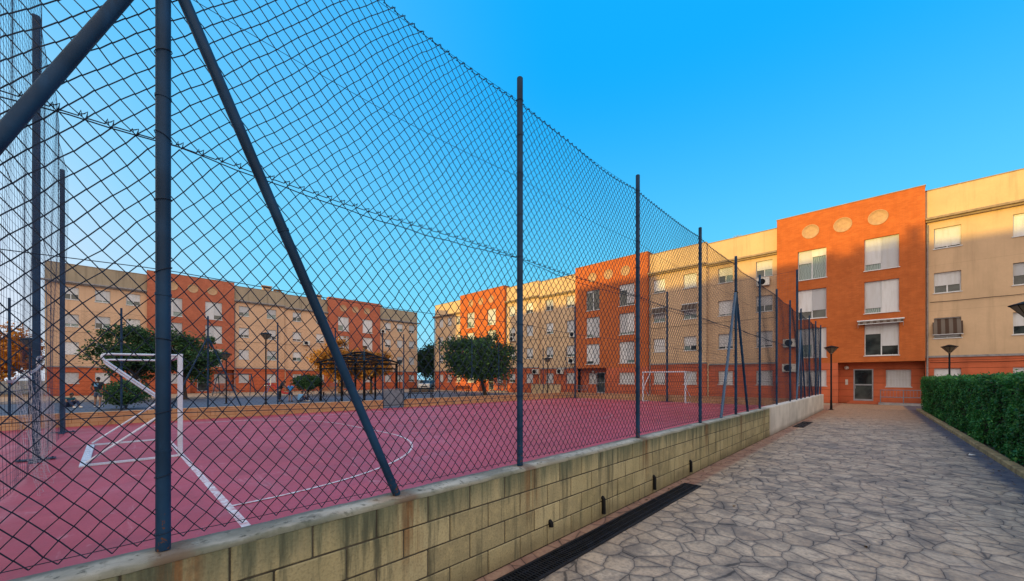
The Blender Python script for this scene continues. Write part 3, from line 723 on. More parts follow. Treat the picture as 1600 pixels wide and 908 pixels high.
def make_building(name,label,loc,rz,segs,mats,seed=1,windows=True,over={},height_off={},depth=12.0):
    t=thing(name,label,'building',loc,rz,'apartment blocks around the court'); rng=random.Random(seed)
    X0=segs[0][1]; X1=segs[-1][2]
    core=MB(); core.box(X0+.05,X1-.05,1.3,depth,-.02,11.2); core.box(X0+.05,X1-.05,.02,depth,11.2,11.33); core.build('light_block_core',M['dark'],t)  # box added to stop light leaks; its dark colour paints the inside unlit
    for si,sg in enumerate(segs):
        kind,x0,x1=sg[:3]; opt=sg[3] if len(sg)>3 else None; w=x1-x0; H=[]; ho=height_off.get(si,0)
        if kind=='beige':
            n=opt or 4; y=0.0; mid=(x0+x1)/2
            halves=[(x0,mid,-.14,.14),(mid,x1,0.0,0.0)] if n==4 else [(x0,x1,0.0,0.0)]
            if n==4: cent=[x0+w*k for k in (.095,.365,.64,.91)]
            else: cent=[x0+w*k for k in (.23,.535,.85)]
            if len(sg)>4: cent=sg[4]
            for hi,(h0,h1,yo,zo) in enumerate(halves):
                cs=[c for c in cent if h0<c<h1]; hw=.54
                up=[(max(c-hw,h0+.08),min(c+hw,h1-.08),s,s+1.22) for c in cs for s in SILL]; lo=[(max(c-hw,h0+.08),min(c+hw,h1-.08),1.2,2.28) for c in cs]
                if not windows: up=[];lo=[]
                mb=MB(); zb=2.92+zo
                holes_face(mb,h0,h1,zb,11.2+zo,yo,up)
                if yo: mb.quad((h1,yo,zb),(h1,.3,zb),(h1,.3,11.2+zo),(h1,yo,11.2+zo))
                if windows==False or hi==0: mb.quad((h0,yo,zb),(h0,.6,zb),(h0,.6,11.2+zo),(h0,yo,11.2+zo))
                mb.build('rendered_wall',mats['beige'],t)
                mb=MB(); holes_face(mb,h0,h1,-.02,2.80+zo,yo+.02,lo); 
                if yo: mb.quad((h1,yo+.02,-.02),(h1,.3,-.02),(h1,.3,2.8+zo),(h1,yo+.02,2.8+zo))
                mb.build('base_wall',M['base'],t)
                mb=MB(); mb.box(h0+.002,h1-.002,yo-.05,yo+.3,2.802+zo,2.918+zo); mb.build('string_course',M['grey'],t)
                top=12.95+zo+ho
                mb=MB(); mb.box(h0,h1,yo+.002,yo+.30,11.202+zo,top); mb.build('parapet',mats['parapet'],t)
                mb=MB(); mb.box(h0-(.3 if si==0 and hi==0 else -.01),h1+(.3 if si==len(segs)-1 and hi==len(halves)-1 else -.01),yo-.38,yo-.002,11.10+zo,11.24+zo,.02); mb.box(h0+.02,h1-.02,yo-.22,yo-.003,11.0+zo,11.098+zo); mb.build('cornice',mats['cornice'],t)
                mb=MB(); mb.box(h0,h1,yo-.03,yo+.34,top+.002,top+.055); mb.build('parapet_cap',M['cap'],t)
                for hh in up+lo:
                    key=(si,cent.index(min(cent,key=lambda c:abs(c-(hh[0]+hh[1])/2))),[1.2]+SILL and ([1.2]+SILL).index(hh[2])); fr=over.get(key)
                    if fr is None: fr=rng.choice([.55,.62,.66,.72,.75,.8,.85,1.0,1.0]) if hh[2]>2 else rng.choice([.7,1,1,1,.9])
                    if isinstance(fr,str) or fr is None: fr=.7
                    window(t,*hh,yo,fr,rng,grille=(hh[2]<2 and rng.random()<.75),curtain=rng.random()<.2)
            if n==4:
                mb=MB(); mb.cyl((mid+.09,-.06,.1),(mid+.09,-.06,11.0),.05,n=8); mb.build('drainpipe',mats['beige'],t)
        else:
            y=-.45; rec=opt
            sc=w/7.6; cols=[(x0+1.27*sc,x0+1.27*sc+1.6),(x0+4.85*sc,x0+4.85*sc+1.6)]
            H=[(a,b,s,s+2.06) for (a,b) in cols for s in BS]; top=13.38+ho; split=x0+.46*w
            if rec=='R': r0,r1=split,x1
            else: r0,r1=x0,x1-.46*w-.6
            g0,g1=(x0,r0) if rec=='R' else (r1,x1)
            gw=cols[0] if rec=='R' else cols[1]
            lo=[(gw[0],gw[1],1.18,2.25)]
            if not windows: H=[];lo=[]
            mb=MB(); holes_face(mb,x0,x1,2.76,top,y,H); D=.5
            for x in (x0,x1): mb.quad((x,y,2.76),(x,D,2.76),(x,D,top),(x,y,top))
            mb.quad((x0,y,2.76),(x1,y,2.76),(x1,1.2,2.76),(x0,1.2,2.76)); mb.quad((x0,y,top),(x1,y,top),(x1,D,top),(x0,D,top)); mb.quad((x0,D,11.3),(x1,D,11.3),(x1,D,top),(x0,D,top))
            mb.build('brick_bay',mats['brick'],t)
            mb=MB(); mb.box(x0-.03,x1+.03,y-.03,D+.03,top+.002,top+.05); mb.build('parapet_cap',M['cap'],t)
            mb=MB(); holes_face(mb,g0,g1,-.02,2.757,y+.003,lo)
            for x in (g0+.001,g1-.001): mb.quad((x,y+.003,-.02),(x,1.2,-.02),(x,1.2,2.757),(x,y+.003,2.757))
            # recessed entrance wall
            dx=(r0+.75) if rec=='R' else (r1-1.75); door=(dx,dx+1.0,.18,2.32)
            wx=(r0+2.35,r0+3.5) if rec=='R' else (r0+1.0,r0+2.1); rw=(wx[0],wx[1],1.15,2.25)
            holes_face(mb,r0,r1,-.02,2.757,.55,[door,rw] if windows else [])
            mb.build('base_wall',M['base'],t)
            if windows:
                for (cx) in (x0+2.0*sc,x0+3.75*sc,x0+5.5*sc):
                    mb=MB(); mb.lathe((0,0,0),[(.49,-.01),(.49,.020),(.46,.020),(.455,.012),(.2,.010),(0,.010)],28); o=mb.build('round_plaque',M['disc'],t); o.location=(cx,y-.006,12.05); o.rotation_euler=(PI/2,0,0)
                for hh in H:
                    ci=0 if abs(hh[0]-cols[0][0])<.1 else 1; key=(si,ci,BS.index(hh[2])); fr=over.get(key)
                    if fr is None: fr=(rng.choice([.5,.6,.8,.85,1.0]),rng.choice([.75,.9,1.0,1.0]))
                    window(t,*hh,y,fr[0],rng,curtain=rng.random()<.5,fr2=fr[1])
                window(t,*lo[0],y,1.0,rng,grille=True); window(t,*rw,.55,1.0,rng,grille=True)
                # door
                a,b,c,d=door; mb=MB(); Y=.60; f=.07
                for bx in ((a,a+f,c,d),(b-f,b,c,d),(a+f,b-f,c,c+f+.05),(a+f,b-f,d-f,d),(a+f,b-f,1.22,1.30)): mb.box(bx[0],bx[1],Y-.03,Y+.03,bx[2],bx[3])
                dr=mb.build('door',M['alu'],t); mb=MB(); mb.quad((a+f,Y,c+f),(b-f,Y,c+f),(b-f,Y,d-f),(a+f,Y,d-f)); mb.build('pane',M['glass'],dr)
                mb=MB(); mb.cyl((a+.10,Y-.07,1.0),(a+.10,Y-.07,1.3),.015,n=8); mb.build('handle',M['alu'],dr)
                mb=MB(); mb.box(a-.3,b+.3,y+.05,.55,-.02,.09); mb.box(a-.2,b+.2,y+.4,.55,.092,.17); mb.build('doorstep',M['base'],t)
                mb=MB(); px=a-.35; mb.box(px-.07,px+.07,.52,.55,1.25,1.62); mb.build('intercom',M['white'],t)
                mb=MB(); mb.ell((px,.44,2.42),.13,.13,.13); mb.build('globe_light',M['white'],t)
                # ramp railing
                mb=MB(); x2,x3=(b+.35,x1+.1) if rec=='R' else (x0+.1,a-.4)
                if x3-x2>.8:
                    for z in (.95,.5): mb.cyl((x2,y-.1,z),(x3,y-.1,z),.022,n=8)
                    for k in range(3): mb.cyl((x2+(x3-x2)*k/2,y-.1,.1),(x2+(x3-x2)*k/2,y-.1,.95),.022,n=8)
                    for k in range(1,14): mb.cyl((x2+(x3-x2)*k/14,y-.1,.5),(x2+(x3-x2)*k/14,y-.1,.95),.009,n=6)
                    mb.build('railing',M['galv'],t); mb=MB(); mb.box(x2-.1,x3+.1,y-.22,.54,-.02,.12); mb.build('ramp',M['grey'],t)
    if windows:
        rr=random.Random(seed+50)
        for sg in segs:
            if sg[0]!='beige': continue
            for x in (sg[1]+.10,):
                mb=MB(); mb.cyl((x,-.20,.1),(x,-.20,11.0),.045,n=8); 
                for z in (2,5,8,10): mb.cyl((x,-.20,z),(x,-.20,z+.05),.06,n=8)
                mb.build('drainpipe',M['grey'],t)
            for z in (2.66,6.3):
                mb=MB(); x0,x1=sg[1]+.2,sg[2]-.2; n=14; mb.tube([(x0+(x1-x0)*i/n,-.19,z-.03*abs(math.sin(i*1.3))+rr.uniform(-.01,.01)) for i in range(n+1)],.014,4,False); mb.build('cable',M['black'],t)
        for i in range(5):
            x=rr.uniform(X0+3,X1-3); mb=MB(); h=rr.uniform(1.2,2.0); mb.cyl((x,5,11.3),(x,5,12.9+h),.025,n=6); 
            for k in range(5): mb.cyl((x-.35+.02*k,5-.3+.15*k,12.8+h-.02*k),(x+.35-.02*k,5-.3+.15*k,12.8+h-.02*k),.012,n=4)
            mb.cyl((x,4.7,12.8+h),(x,5.35,12.75+h),.014,n=4); mb.build('aerial',M['alu'],t)
    # end walls and back
    mb=MB(); mb.box(X0,X0+.3,.31,depth,-.02,11.2); mb.box(X1-.3,X1,.31,depth,-.02,11.2); mb.box(X0+.3,X1-.3,depth-.3,depth,-.02,11.2); mb.build('end_wall',mats['beige'],t)
    mb=MB(); mb.box(X0,X0+.3,.31,depth,11.202,12.95+height_off.get(0,0)); mb.box(X1-.3,X1,.31,depth,11.202,12.95+height_off.get(len(segs)-1,0)); mb.box(X0+.3,X1-.3,depth-.3,depth,11.202,12.95); mb.build('parapet',mats['parapet'],t)
    return t
MR={'brick':M['brick'],'beige':M['beige'],'parapet':M['parapet'],'cornice':M['cap']}
ML={'brick':M['brick_left'],'beige':M['beige_pink'],'parapet':M['parapet_grey'],'cornice':M['grey']}
RS=[('beige',-50.2,-43.4,3),('brick',-43.4,-34.5,'R'),('beige',-34.5,-23.8,4),('brick',-23.8,-15.8,'L'),('beige',-15.8,-5.84,4),('brick',-5.84,1.68,'R'),('beige',1.68,13.0,4,[2.6,5.55,8.8,11.8])]
OV={(5,0,2):(.42,.22),(5,0,1):(.75,.72),(5,0,0):(.55,1.0),(5,1,2):(.80,1.0),(5,1,1):(.84,1.0),(5,1,0):(.30,.70),
    (3,0,2):(.08,.0),(3,1,2):(.25,.9),(3,0,1):(.85,.97),(3,1,1):(.9,.88),(3,0,0):(.85,1.0),(3,1,0):(1.0,.86),
    (6,0,3):.93,(6,0,2):.62,(6,0,1):.95,(6,1,3):1.0,(6,1,2):.55,(6,1,1):.6,(4,3,3):.55,(4,2,3):.5,(4,2,2):.9,(4,3,2):.6,(4,2,1):.85,(4,3,1):.9,(4,0,3):.86,(4,1,3):.95,(4,0,1):1.0,(4,1,1):.65}
RB=make_building('apartment_building','long orange and cream apartment block at the end of the path, half sunlit','' or (0,34.7,0),0,RS,MR,seed=5,over=OV)
for x,z,y in [(-6.75,9.05,0),(-5.0,4.25,-.45),(-5.05,2.45,-.45),(-24.25,6.45,0),(-24.4,3.6,0),(-26.0,2.5,.02),(-33.2,6.6,-.14),(-29.5,2.5,-.14)]: ac_unit(RB,x,z,y)
def awning(t,x0,x1,z0,z1,y,drop,label,out=.5):
    mb=MB(); n=6
    P=[(y-.03-out*math.sin(k/n*PI/2),z1-(z1-z0)*drop*(k/n)) for k in range(n+1)]
    for k in range(n): mb.quad((x0,*P[k]),(x1,*P[k]),(x1,*P[k+1]),(x0,*P[k+1]))
    o=mb.build('awning',M['stripe'],t,label=label); mb=MB(); mb.cyl((x0-.05,y-.03,z1+.02),(x1+.05,y-.03,z1+.02),.05,n=8); mb.cyl((x0,*P[-1]),(x1,*P[-1]),.02,n=6)
    for x in (x0,x1): mb.tube([(x,y-.02,z0),(x,*P[-1])],.012,5)
    mb.build('roller',M['frame'],o)
awning(RB,2.0,3.2,4.12,5.3,0,.85,'brown and grey striped awning let down over a window',.32)
awning(RB,-1.35,.75,5.0,5.42,-.45,.55,'rolled striped awning above a large window',.35)
for x in (-14.85,-12.16): awning(RB,x-.62,x+.62,7.2,8.1,-.14,.6,'faded awning half rolled down',.3)
LS=[('beige',-4.55,2.57,3),('brick',2.57,10.33,'R'),('beige',10.33,21.5,4),('brick',21.5,29.3,'L'),('beige',29.3,36.3,3)]
LB=make_building('apartment_building','shaded pinkish beige and red brick apartment block beyond the playground','' or (-57.8,0,0),PI/2,LS,ML,seed=9)
def chimney(t,x,y,z,h,w=.8,mat=None):
    mb=MB(); mb.box(x-w/2,x+w/2,y-.35,y+.35,11.3,z+h-.3); mb.box(x-w/2-.08,x+w/2+.08,y-.43,y+.43,z+h-.12,z+h); 
    for a in (-w/2+.08,w/2-.08): mb.box(x+a-.06,x+a+.06,y-.3,y+.3,z+h-.3,z+h-.12)
    mb.build('chimney',M['disc'],t)
for x,h,w in [(14.6,1.3,1.0),(15.9,1.0,.7),(21.2,1.1,.8),(7.8,1.0,.6),(26,.8,.7),(31,.9,.5)]: chimney(LB,x,3.0,13.0,h,w)
for x,h,w in [(-1.0,-.2,.6),(10.5,-.1,.5)]: chimney(LB,x,2.5,13.0,h,w)
for x,z,y in [(18.6,6.6,0),(29.9,9.2,0),(29.9,3.0,.0)]: ac_unit(LB,x,z,y)
# block behind the photographer: its roofline throws the shadow seen on the sunlit front
SS=[('beige',-20,-6,3),('brick',-6,2,'R'),('beige',2,13,4),('brick',13,21,'L'),('beige',21,38.4,4),('brick',38.4,46.6,'R'),('beige',46.6,57.1,4)]
SB=make_building('apartment_building','matching apartment block behind the camera with chimneys on its roof','' or (0,-37,0),PI,SS,MR,seed=3,windows=False,height_off={5:1.3,4:.35,6:.2})
for x,h,w in [(24.6,1.15,2.0),(22.9,1.7,.5),(26.9,1.0,.6),(27.5,.6,.7),(34.5,.9,.6),(42,1.2,1.2),(40,.9,.5),(52,.9,1.1),(31,.8,.7),(18,1.0,1.0)]: chimney(SB,x,3.0,13.0,h,w)

# ------------------------------------------------------------------ vegetation
def leaf_quads(C,Nrm,size,rng,asp=.55):
    n=len(C)
    u=rng.normal(0,1,(n,3)); u-= (u*Nrm).sum(1,keepdims=True)*Nrm; u/=np.linalg.norm(u,axis=1,keepdims=True)+1e-9
    v=np.cross(Nrm,u); s=size*(.6+.8*rng.random((n,1)))
    V=np.stack([C-u*s, C+v*s*asp+Nrm*s*.12, C+u*s, C-v*s*asp+Nrm*s*.12],1)
    return V.reshape(-1,3), np.arange(n*4).reshape(-1,4)
def unit(a): return a/(np.linalg.norm(a,axis=-1,keepdims=True)+1e-9)
def make_tree(label,loc,h,rw,trunk_h,mat,seed,n_clump=90,leaves=130,lsize=.11,lean=(0,0),rz_=None,group=None,name='tree',sub=False,trunk_r=.16,flat=.8):
    rng=np.random.default_rng(seed); t=thing(name,label,'bush' if name=='bush' else 'tree',loc,0,group)
    cz=(trunk_h+h)/2; rzv=(h-trunk_h)/2
    # clump centres, uneven shell
    D=unit(rng.normal(0,1,(n_clump,3))); rad=(.45+.55*rng.random((n_clump,1))**.5)
    lob=1+.24*np.sin(D[:,:1]*4.1+seed)+.16*np.cos(D[:,1:2]*5.3+seed*2)+.12*np.sin(D[:,2:]*6+seed)
    C=D*rad*lob*np.array([rw,rw,rzv])*.86; C[:,2]=np.where(C[:,2]<0,C[:,2]*flat,C[:,2]); C+=np.array([lean[0],lean[1],cz])
    tr=MB(); base=Vector((0,0,-.03)); top=Vector((lean[0]*.7,lean[1]*.7,trunk_h+.35*rzv))
    midp=base.lerp(top,.5)+Vector((rng.normal()*.08,rng.normal()*.08,0))
    tr.tube([base,base.lerp(midp,.15),midp,top],[trunk_r*1.35,trunk_r,trunk_r*.85,trunk_r*.6],9)
    k=0
    for i in rng.permutation(n_clump)[:16]:
        e=Vector(C[i]); s=midp.lerp(top,.3+.7*rng.random()); m2=s.lerp(e,.5)+Vector((0,0,.12*rw))
        tr.tube([s,m2,e],[trunk_r*.5,trunk_r*.28,.015],6)
    tr.build('trunk',M['bark'],t)
    cs=rw*.19
    P=np.repeat(C,leaves,0)+ (rng.normal(0,1,(n_clump*leaves,3))*np.array([1,1,.75]))*cs*(.55+.45*np.repeat(rng.random((n_clump,1)),leaves,0))
    keep=P[:,2]>max(.12,trunk_h*.55 if not sub else .06); P=P[keep]
    out=unit(P-np.array([lean[0],lean[1],cz])); Nn=unit(out*.5+rng.normal(0,1,P.shape)*.8+np.array([0,0,.3]))
    V,Fq=leaf_quads(P,Nn,lsize,rng); np_mesh('crown',V,Fq,mat,t)
    return t
TG='trees around the playground'
def gp(px,d): x,y=ray(px,d); return (x,y,-.03)
make_tree('wide dark green tree behind the near goal, left of the foreground post',gp(212,29),5.7,2.15,1.35,M['leaf_dark'],3,58,210,.11,group=TG)
make_tree('wide dark green tree behind the near goal, right of the foreground post',gp(290,31.5),5.4,2.25,1.5,M['leaf_dark'],8,58,210,.11,group=TG)
make_tree('broad dark tree with leaning trunk before the sunlit brick bay',gp(759,38.6),6.25,3.15,1.15,M['leaf_dark'],5,105,230,.12,lean=(-.5,-.48),group=TG,trunk_r=.2)
make_tree('green tree in the gap between the two apartment blocks',gp(665,76),8.4,3.2,1.0,M['leaf_mid'],6,70,110,.2,group=TG)
make_tree('green tree in the gap, nearer the right apartment block',gp(684,82),8.0,2.6,1.0,M['leaf_mid'],16,60,100,.2,group=TG)
make_tree('golden sunlit tree behind the black gazebo',gp(531,41),5.6,2.5,1.5,M['leaf_sunlit'],7,100,170,.14,group=TG)
make_tree('golden sunlit tree behind the right half of the black gazebo',gp(580,43),4.9,2.0,1.5,M['leaf_sunlit'],17,90,150,.14,group=TG)
make_tree('golden sunlit tree at the far left past the end of the flats',(-68.5,-9.5,-.03),7.0,4.2,1.6,M['leaf_sunlit'],9,80,130,.2,group=TG)
make_tree('golden sunlit tree at the left edge behind the net',(-77,-14,-.03),7.4,4.2,1.6,M['leaf_sunlit'],19,80,130,.22,group=TG)
make_tree('low spreading dark bush on the asphalt near the standing man',gp(197,21.5),1.62,1.05,.15,M['leaf_dark'],10,45,110,.07,name='bush',sub=True,trunk_r=.05)
make_tree('small round topiary tree beside the group of children',gp(481,29.5),2.05,.95,.75,M['leaf_dark'],11,60,150,.055,name='bush',sub=True,trunk_r=.06)

# hedge on the right of the path
rng=np.random.default_rng(21)
def xk(y): return 1.63-.0267*(y-10.6)
HY0,HY1=5.5,29.3; HT=1.66
HG=thing('hedge','long trimmed dark green hedge along the right side of the path','hedge',(0,0,0))
mb=MB(); n=40
for i in range(n):
    y0=HY0+.3+(HY1-HY0-.6)*i/n; y1=HY0+.3+(HY1-HY0-.6)*(i+1)/n; a=xk(y0)+.33; b=xk(y1)+.33
    mb.add([(a,y0,0),(a+1.0,y0,0),(a+1.0,y0,HT-.1),(a,y0,HT-.1),(b,y1,0),(b+1.0,y1,0),(b+1.0,y1,HT-.1),(b,y1,HT-.1)],[(0,4,7,3),(3,7,6,2),(1,2,6,5),(0,3,2,1),(4,5,6,7)])
mb.build('inner_dark_box',M['soil'],HG)  # plain dark box filling the hedge behind the leaves
def bumpf(y,z): return .07*np.sin(y*1.7+z*1.1)+.05*np.sin(y*4.3-z*3.1)+.04*np.sin(y*9.1+z*6.7)
n1=52000; y=HY0+(HY1-HY0)*rng.random(n1)**1.25; z=.03+(HT-.03)*rng.random(n1)
x=xk(y)+.20-bumpf(y,z)*.8+np.abs(rng.normal(0,.06,n1)); 
# small gaps
gap=np.sin(y*3.1+z*5.3)*np.sin(y*1.3-z*7.1+2)+.6*np.sin(y*7.7+z*3.3); kp=(gap<.75)|(rng.random(n1)<.35); x=np.where(gap>.75,x+.05,x); x,y,z=x[kp],y[kp],z[kp]; n1=len(x)
P=np.stack([x,y,z],1); Nn=unit(np.array([-1,0,.25])+rng.normal(0,.65,(n1,3)))
V1,F1=leaf_quads(P,Nn,.036,rng)
n2=17000; y=HY0+(HY1-HY0)*rng.random(n2)**1.25; x=xk(y)+.16+1.15*rng.random(n2); z=HT+.045*np.sin(y*2.3+x*3)+.03*np.sin(y*6+x*5)+rng.normal(0,.032,n2)
V2,F2=leaf_quads(np.stack([x,y,z],1),unit(np.array([0,0,1.])+rng.normal(0,.6,(n2,3))),.036,rng)
n3=3000; x=xk(HY1)+.16+1.15*rng.random(n3); z=HT*rng.random(n3); y=HY1+rng.normal(0,.05,n3)
V3,F3=leaf_quads(np.stack([x,y,z],1),unit(np.array([0,1.,0.])+rng.normal(0,.6,(n3,3))),.036,rng)
n4=2600; y=HY0+(HY1-HY0)*rng.random(n4)**1.25; x=xk(y)+.14+.4*rng.random(n4); z=HT+.03+.16*rng.random(n4)**2*(.5+.5*np.sin(y*9)*np.sin(y*2.7))
V4,F4=leaf_quads(np.stack([x,y,z],1),unit(rng.normal(0,1,(n4,3))),.034,rng,.4)
np_mesh('foliage',np.concatenate([V1,V2,V3,V4]),np.concatenate([F1,F2+len(V1),F3+len(V1)+len(V2),F4+len(V1)+len(V2)+len(V3)]),M['leaf_hedge'],HG)
mb=MB(); y=5.0
while y<29.3:
    a=y+.006; b=y+.494; mb.t=random.random()
    mb.add([(xk(a),a,0),(xk(a)+.13,a,0),(xk(a)+.13,a,.10),(xk(a)+.02,a,.10),(xk(a),a,.085),(xk(b),b,0),(xk(b)+.13,b,0),(xk(b)+.13,b,.10),(xk(b)+.02,b,.10),(xk(b),b,.085)],
      [(0,5,9,4),(4,9,8,3),(3,8,7,2),(0,4,3,2,1),(5,6,7,8,9)]); y+=.5
struct(mb.build('kerb',M['kerb']))
mb=MB(); mb.quad((xk(5)+.12,5,.045),(6,5,.045),(6,30,.045),(xk(30)+.12,30,.045)); struct(mb.build('planting_bed',M['soil']))
n5=420; y=5+24*rng.random(n5)**1.3; x=np.where(rng.random(n5)<.72,xk(y)-.02-np.abs(rng.normal(0,.16,n5)),-2.40+np.abs(rng.normal(0,.12,n5))); far=rng.random(n5)<.10; x=np.where(far,-2.2+3.6*rng.random(n5),x)
V5,F5=leaf_quads(np.stack([x,y,.008+.012*rng.random(n5)],1),unit(np.array([0,0,1.])+rng.normal(0,.25,(n5,3))),.020,rng)
o=np_mesh('fallen_leaves',V5,F5,M['leaf_dry']); o['kind']='stuff'; o['label']='dry fallen leaves scattered along the path edges'; o['category']='leaves'
mb=MB(); mb.add([(0,0,.004),(.12,.02,.02),(.14,.10,.006),(.02,.09,.03)],[(0,1,2,3)]); o=mb.build('paper_scrap',M['paper'],loc=(1.27,12.9,0)); tag(o,'scrap of white paper lying in the gutter by the hedge','litter')

# ------------------------------------------------------------------ gazebo, playground, benches
gx,gy=-29.6,13.4
gz=thing('gazebo','open black steel gazebo frame with hipped roof beyond the court','gazebo',(gx,gy,-.018),math.radians(20))
A,B,EH,RH=2.2,1.7,2.85,3.75
for sx in (-1,1):
    for sy in (-1,1):
        mb=MB(); mb.box(sx*A-.07,sx*A+.07,sy*B-.07,sy*B+.07,0,EH,.01); mb.build('post',M['black'],gz)
for sx in (0,):
    for sy in (-1,1):
        mb=MB(); mb.box(sx-.06,sx+.06,sy*B-.06,sy*B+.06,0,EH,.01); mb.build('post',M['black'],gz)
mb=MB()
for sy in (-1,1):
    for z in (EH,EH-.38): mb.box(-A-.1,A+.1,sy*B-.045,sy*B+.045,z-.05,z+.05)
for sx in (-1,1):
    for z in (EH,EH-.38): mb.box(sx*A-.045,sx*A+.045,-B+.05,B-.05,z-.05,z+.05)
mb.build('eaves_beam',M['black'],gz)
mb=MB()
for sx in (-1,1):
    for sy in (-1,1): mb.tube([(sx*(A+.2),sy*(B+.2),EH+.05),(sx*.5,0,RH)],.075,6)
mb.tube([(-.5,0,RH),(.5,0,RH)],.08,6)
for k in range(1,4):
    f=k/4
    for sy in (-1,1): mb.tube([(-(A+.2)*(1-f)-.5*f,sy*(B+.2)*(1-f),EH+.05+(RH-EH-.05)*f),((A+.2)*(1-f)+.5*f,sy*(B+.2)*(1-f),EH+.05+(RH-EH-.05)*f)],.045,5)
    for sx in (-1,1): mb.tube([(sx*((A+.2)*(1-f)+.5*f),-(B+.2)*(1-f),EH+.05+(RH-EH-.05)*f),(sx*((A+.2)*(1-f)+.5*f),(B+.2)*(1-f),EH+.05+(RH-EH-.05)*f)],.045,5)
mb.build('roof_frame',M['black'],gz)

x,y,_=gp(367,39); sw=thing('swing_set','dark A-frame swing set in front of the beige ground floor','swing set',(x,y,-.014),math.radians(60))
mb=MB(); mb.cyl((-1.5,0,2.15),(1.5,0,2.15),.045,n=8); mb.build('top_bar',M['navy'],sw)
for sx in (-1,1):
    for sy in (-1,1): mb=MB(); mb.cyl((sx*1.45,0,2.13),(sx*1.6,sy*.85,0),.04,n=8); mb.build('leg',M['navy'],sw)
for sx in (-.65,.65):
    mb=MB(); mb.box(sx-.22,sx+.22,-.09,.09,.46,.50,.01); s=mb.build('seat',M['black'],sw)
    mb=MB()
    for d in (-.2,.2): mb.cyl((sx+d,0,.50),(sx+d,0,2.12),.008,n=5)
    mb.build('chains',M['galv'],s)
x,y,_=gp(421,37); sl=thing('playground_slide','small red and blue playground slide beside a tall lamp post','slide',(x,y,-.018),math.radians(100))
mb=MB(); P=[(0,1.1),(.25,1.05),(.9,.45),(1.3,.22),(1.65,.18)]
for i in range(4):
    (a,za),(b,zb)=P[i],P[i+1]; mb.quad((a,-.2,za),(b,-.2,zb),(b,.2,zb),(a,.2,za))
    for s in (-1,1): mb.add([(a,s*.2,za-.02),(b,s*.2,zb-.02),(b,s*.2,zb+.16),(a,s*.2,za+.16),(a,s*.23,za-.02),(b,s*.23,zb-.02),(b,s*.23,zb+.16),(a,s*.23,za+.16)],[(0,1,2,3),(4,7,6,5),(3,2,6,7),(0,4,5,1)])
mb.build('chute',M['red'],sl)
mb=MB()
for s in (-1,1): mb.tube([(-.5,s*.22,0),(0,s*.22,1.1),(0,s*.22,1.65),(-.12,s*.22,1.6)],.03,6)
for k in range(1,5): mb.cyl((-.5+.1*k,-.22,.22*k),(-.5+.1*k,.22,.22*k),.02,n=6)
mb.build('ladder',M['blue'],sl)
for s in (-1,1): mb=MB(); mb.tube([(1.5,s*.18,0),(1.5,s*.18,.2)],.025,6); mb.build('leg',M['blue'],sl)
mb=MB(); mb.box(-.35,.02,-.26,.26,1.02,1.08,.01); mb.box(-.02,.02,-.30,-.24,1.1,1.9); mb.build('platform',M['frame'],sl)
def bench(label,loc,rz,w=1.8,mat=None):
    t=thing('park_bench',label,'bench',loc,rz,'benches beyond the court')
    mb=MB()
    for k in range(4): mb.box(-w/2,w/2,-.22+k*.12,-.12+k*.12,.42,.46,.008)
    mb.build('seat',mat or M['wood'],t); mb=MB()
    for k in range(3): mb.box(-w/2,w/2,.245+k*.03,.275+k*.03,.52+k*.13,.62+k*.13,.008)
    mb.build('backrest',mat or M['wood'],t)
    for s in (-1,1):
        mb=MB(); x=s*(w/2-.15); mb.box(x-.03,x+.03,-.20,-.14,0,.419); mb.box(x-.03,x+.03,.18,.24,0,.419); mb.box(x-.03,x+.03,-.139,.179,.36,.418); mb.tube([(x,.21,.36),(x,.345,.9)],.024,6); mb.build('leg',M['black'],t)
    return t
bench('orange brown wooden bench behind the gazebo',gp(521,37)[:2]+(-.018,),math.radians(80),2.0)
bench('dark wooden bench to the right of the small gate',gp(657,33)[:2]+(-.018,),math.radians(40),2.2,M['black'])
bench('dark bench left of the broad tree by the brick bay',gp(721,44)[:2]+(-.008,),math.radians(20),1.9,M['black'])
rw=thing('ramp_wall','low cream wall of an entrance ramp before the right apartment block','wall',(-27.0,33.2,-.008))
mb=MB(); mb.box(-2.0,2.0,-.12,.12,0,1.05,.01); mb.build('wall_body',M['parapet'],rw); mb=MB(); mb.box(-2.03,2.03,-.15,.15,1.052,1.09,.006); mb.build('coping',M['grey'],rw)

def bicycle(label,loc,rz):
    t=thing('bicycle',label,'bicycle',loc,rz)
    for x in (-.5,.5):
        mb=MB(); mb.tube([(x+.31*math.cos(a*PI/12),0,.33+.31*math.sin(a*PI/12)) for a in range(24)],.018,5,False,closed=True); w=mb.build('wheel',M['rubber'],t)
        mb=MB(); 
        for a in range(8): mb.cyl((x,0,.33),(x+.3*math.cos(a*PI/4),0,.33+.3*math.sin(a*PI/4)),.004,n=4)
        mb.build('spokes',M['alu'],w)
    mb=MB(); mb.tube([(-.5,0,.33),(-.15,0,.75),(.38,0,.80),(-.05,0,.33),(-.5,0,.33)],.018,6); mb.tube([(-.05,0,.33),(-.18,0,.88)],.018,6); mb.tube([(.5,0,.33),(.36,0,.95)],.016,6); mb.build('frame',M['galv'],t)
    mb=MB(); mb.ell((-.19,0,.9),.13,.07,.035); mb.build('saddle',M['black'],t)
    mb=MB(); mb.tube([(.30,-.25,.97),(.37,0,.96),(.30,.25,.97)],.012,6); mb.build('handlebar',M['black'],t)
    return t
bicycle('grey bicycle parked beside the swing frame',gp(343,36)[:2]+(-.018,),math.radians(70))
bicycle('grey bicycle standing near the round topiary tree',gp(493,30)[:2]+(-.018,),math.radians(50))

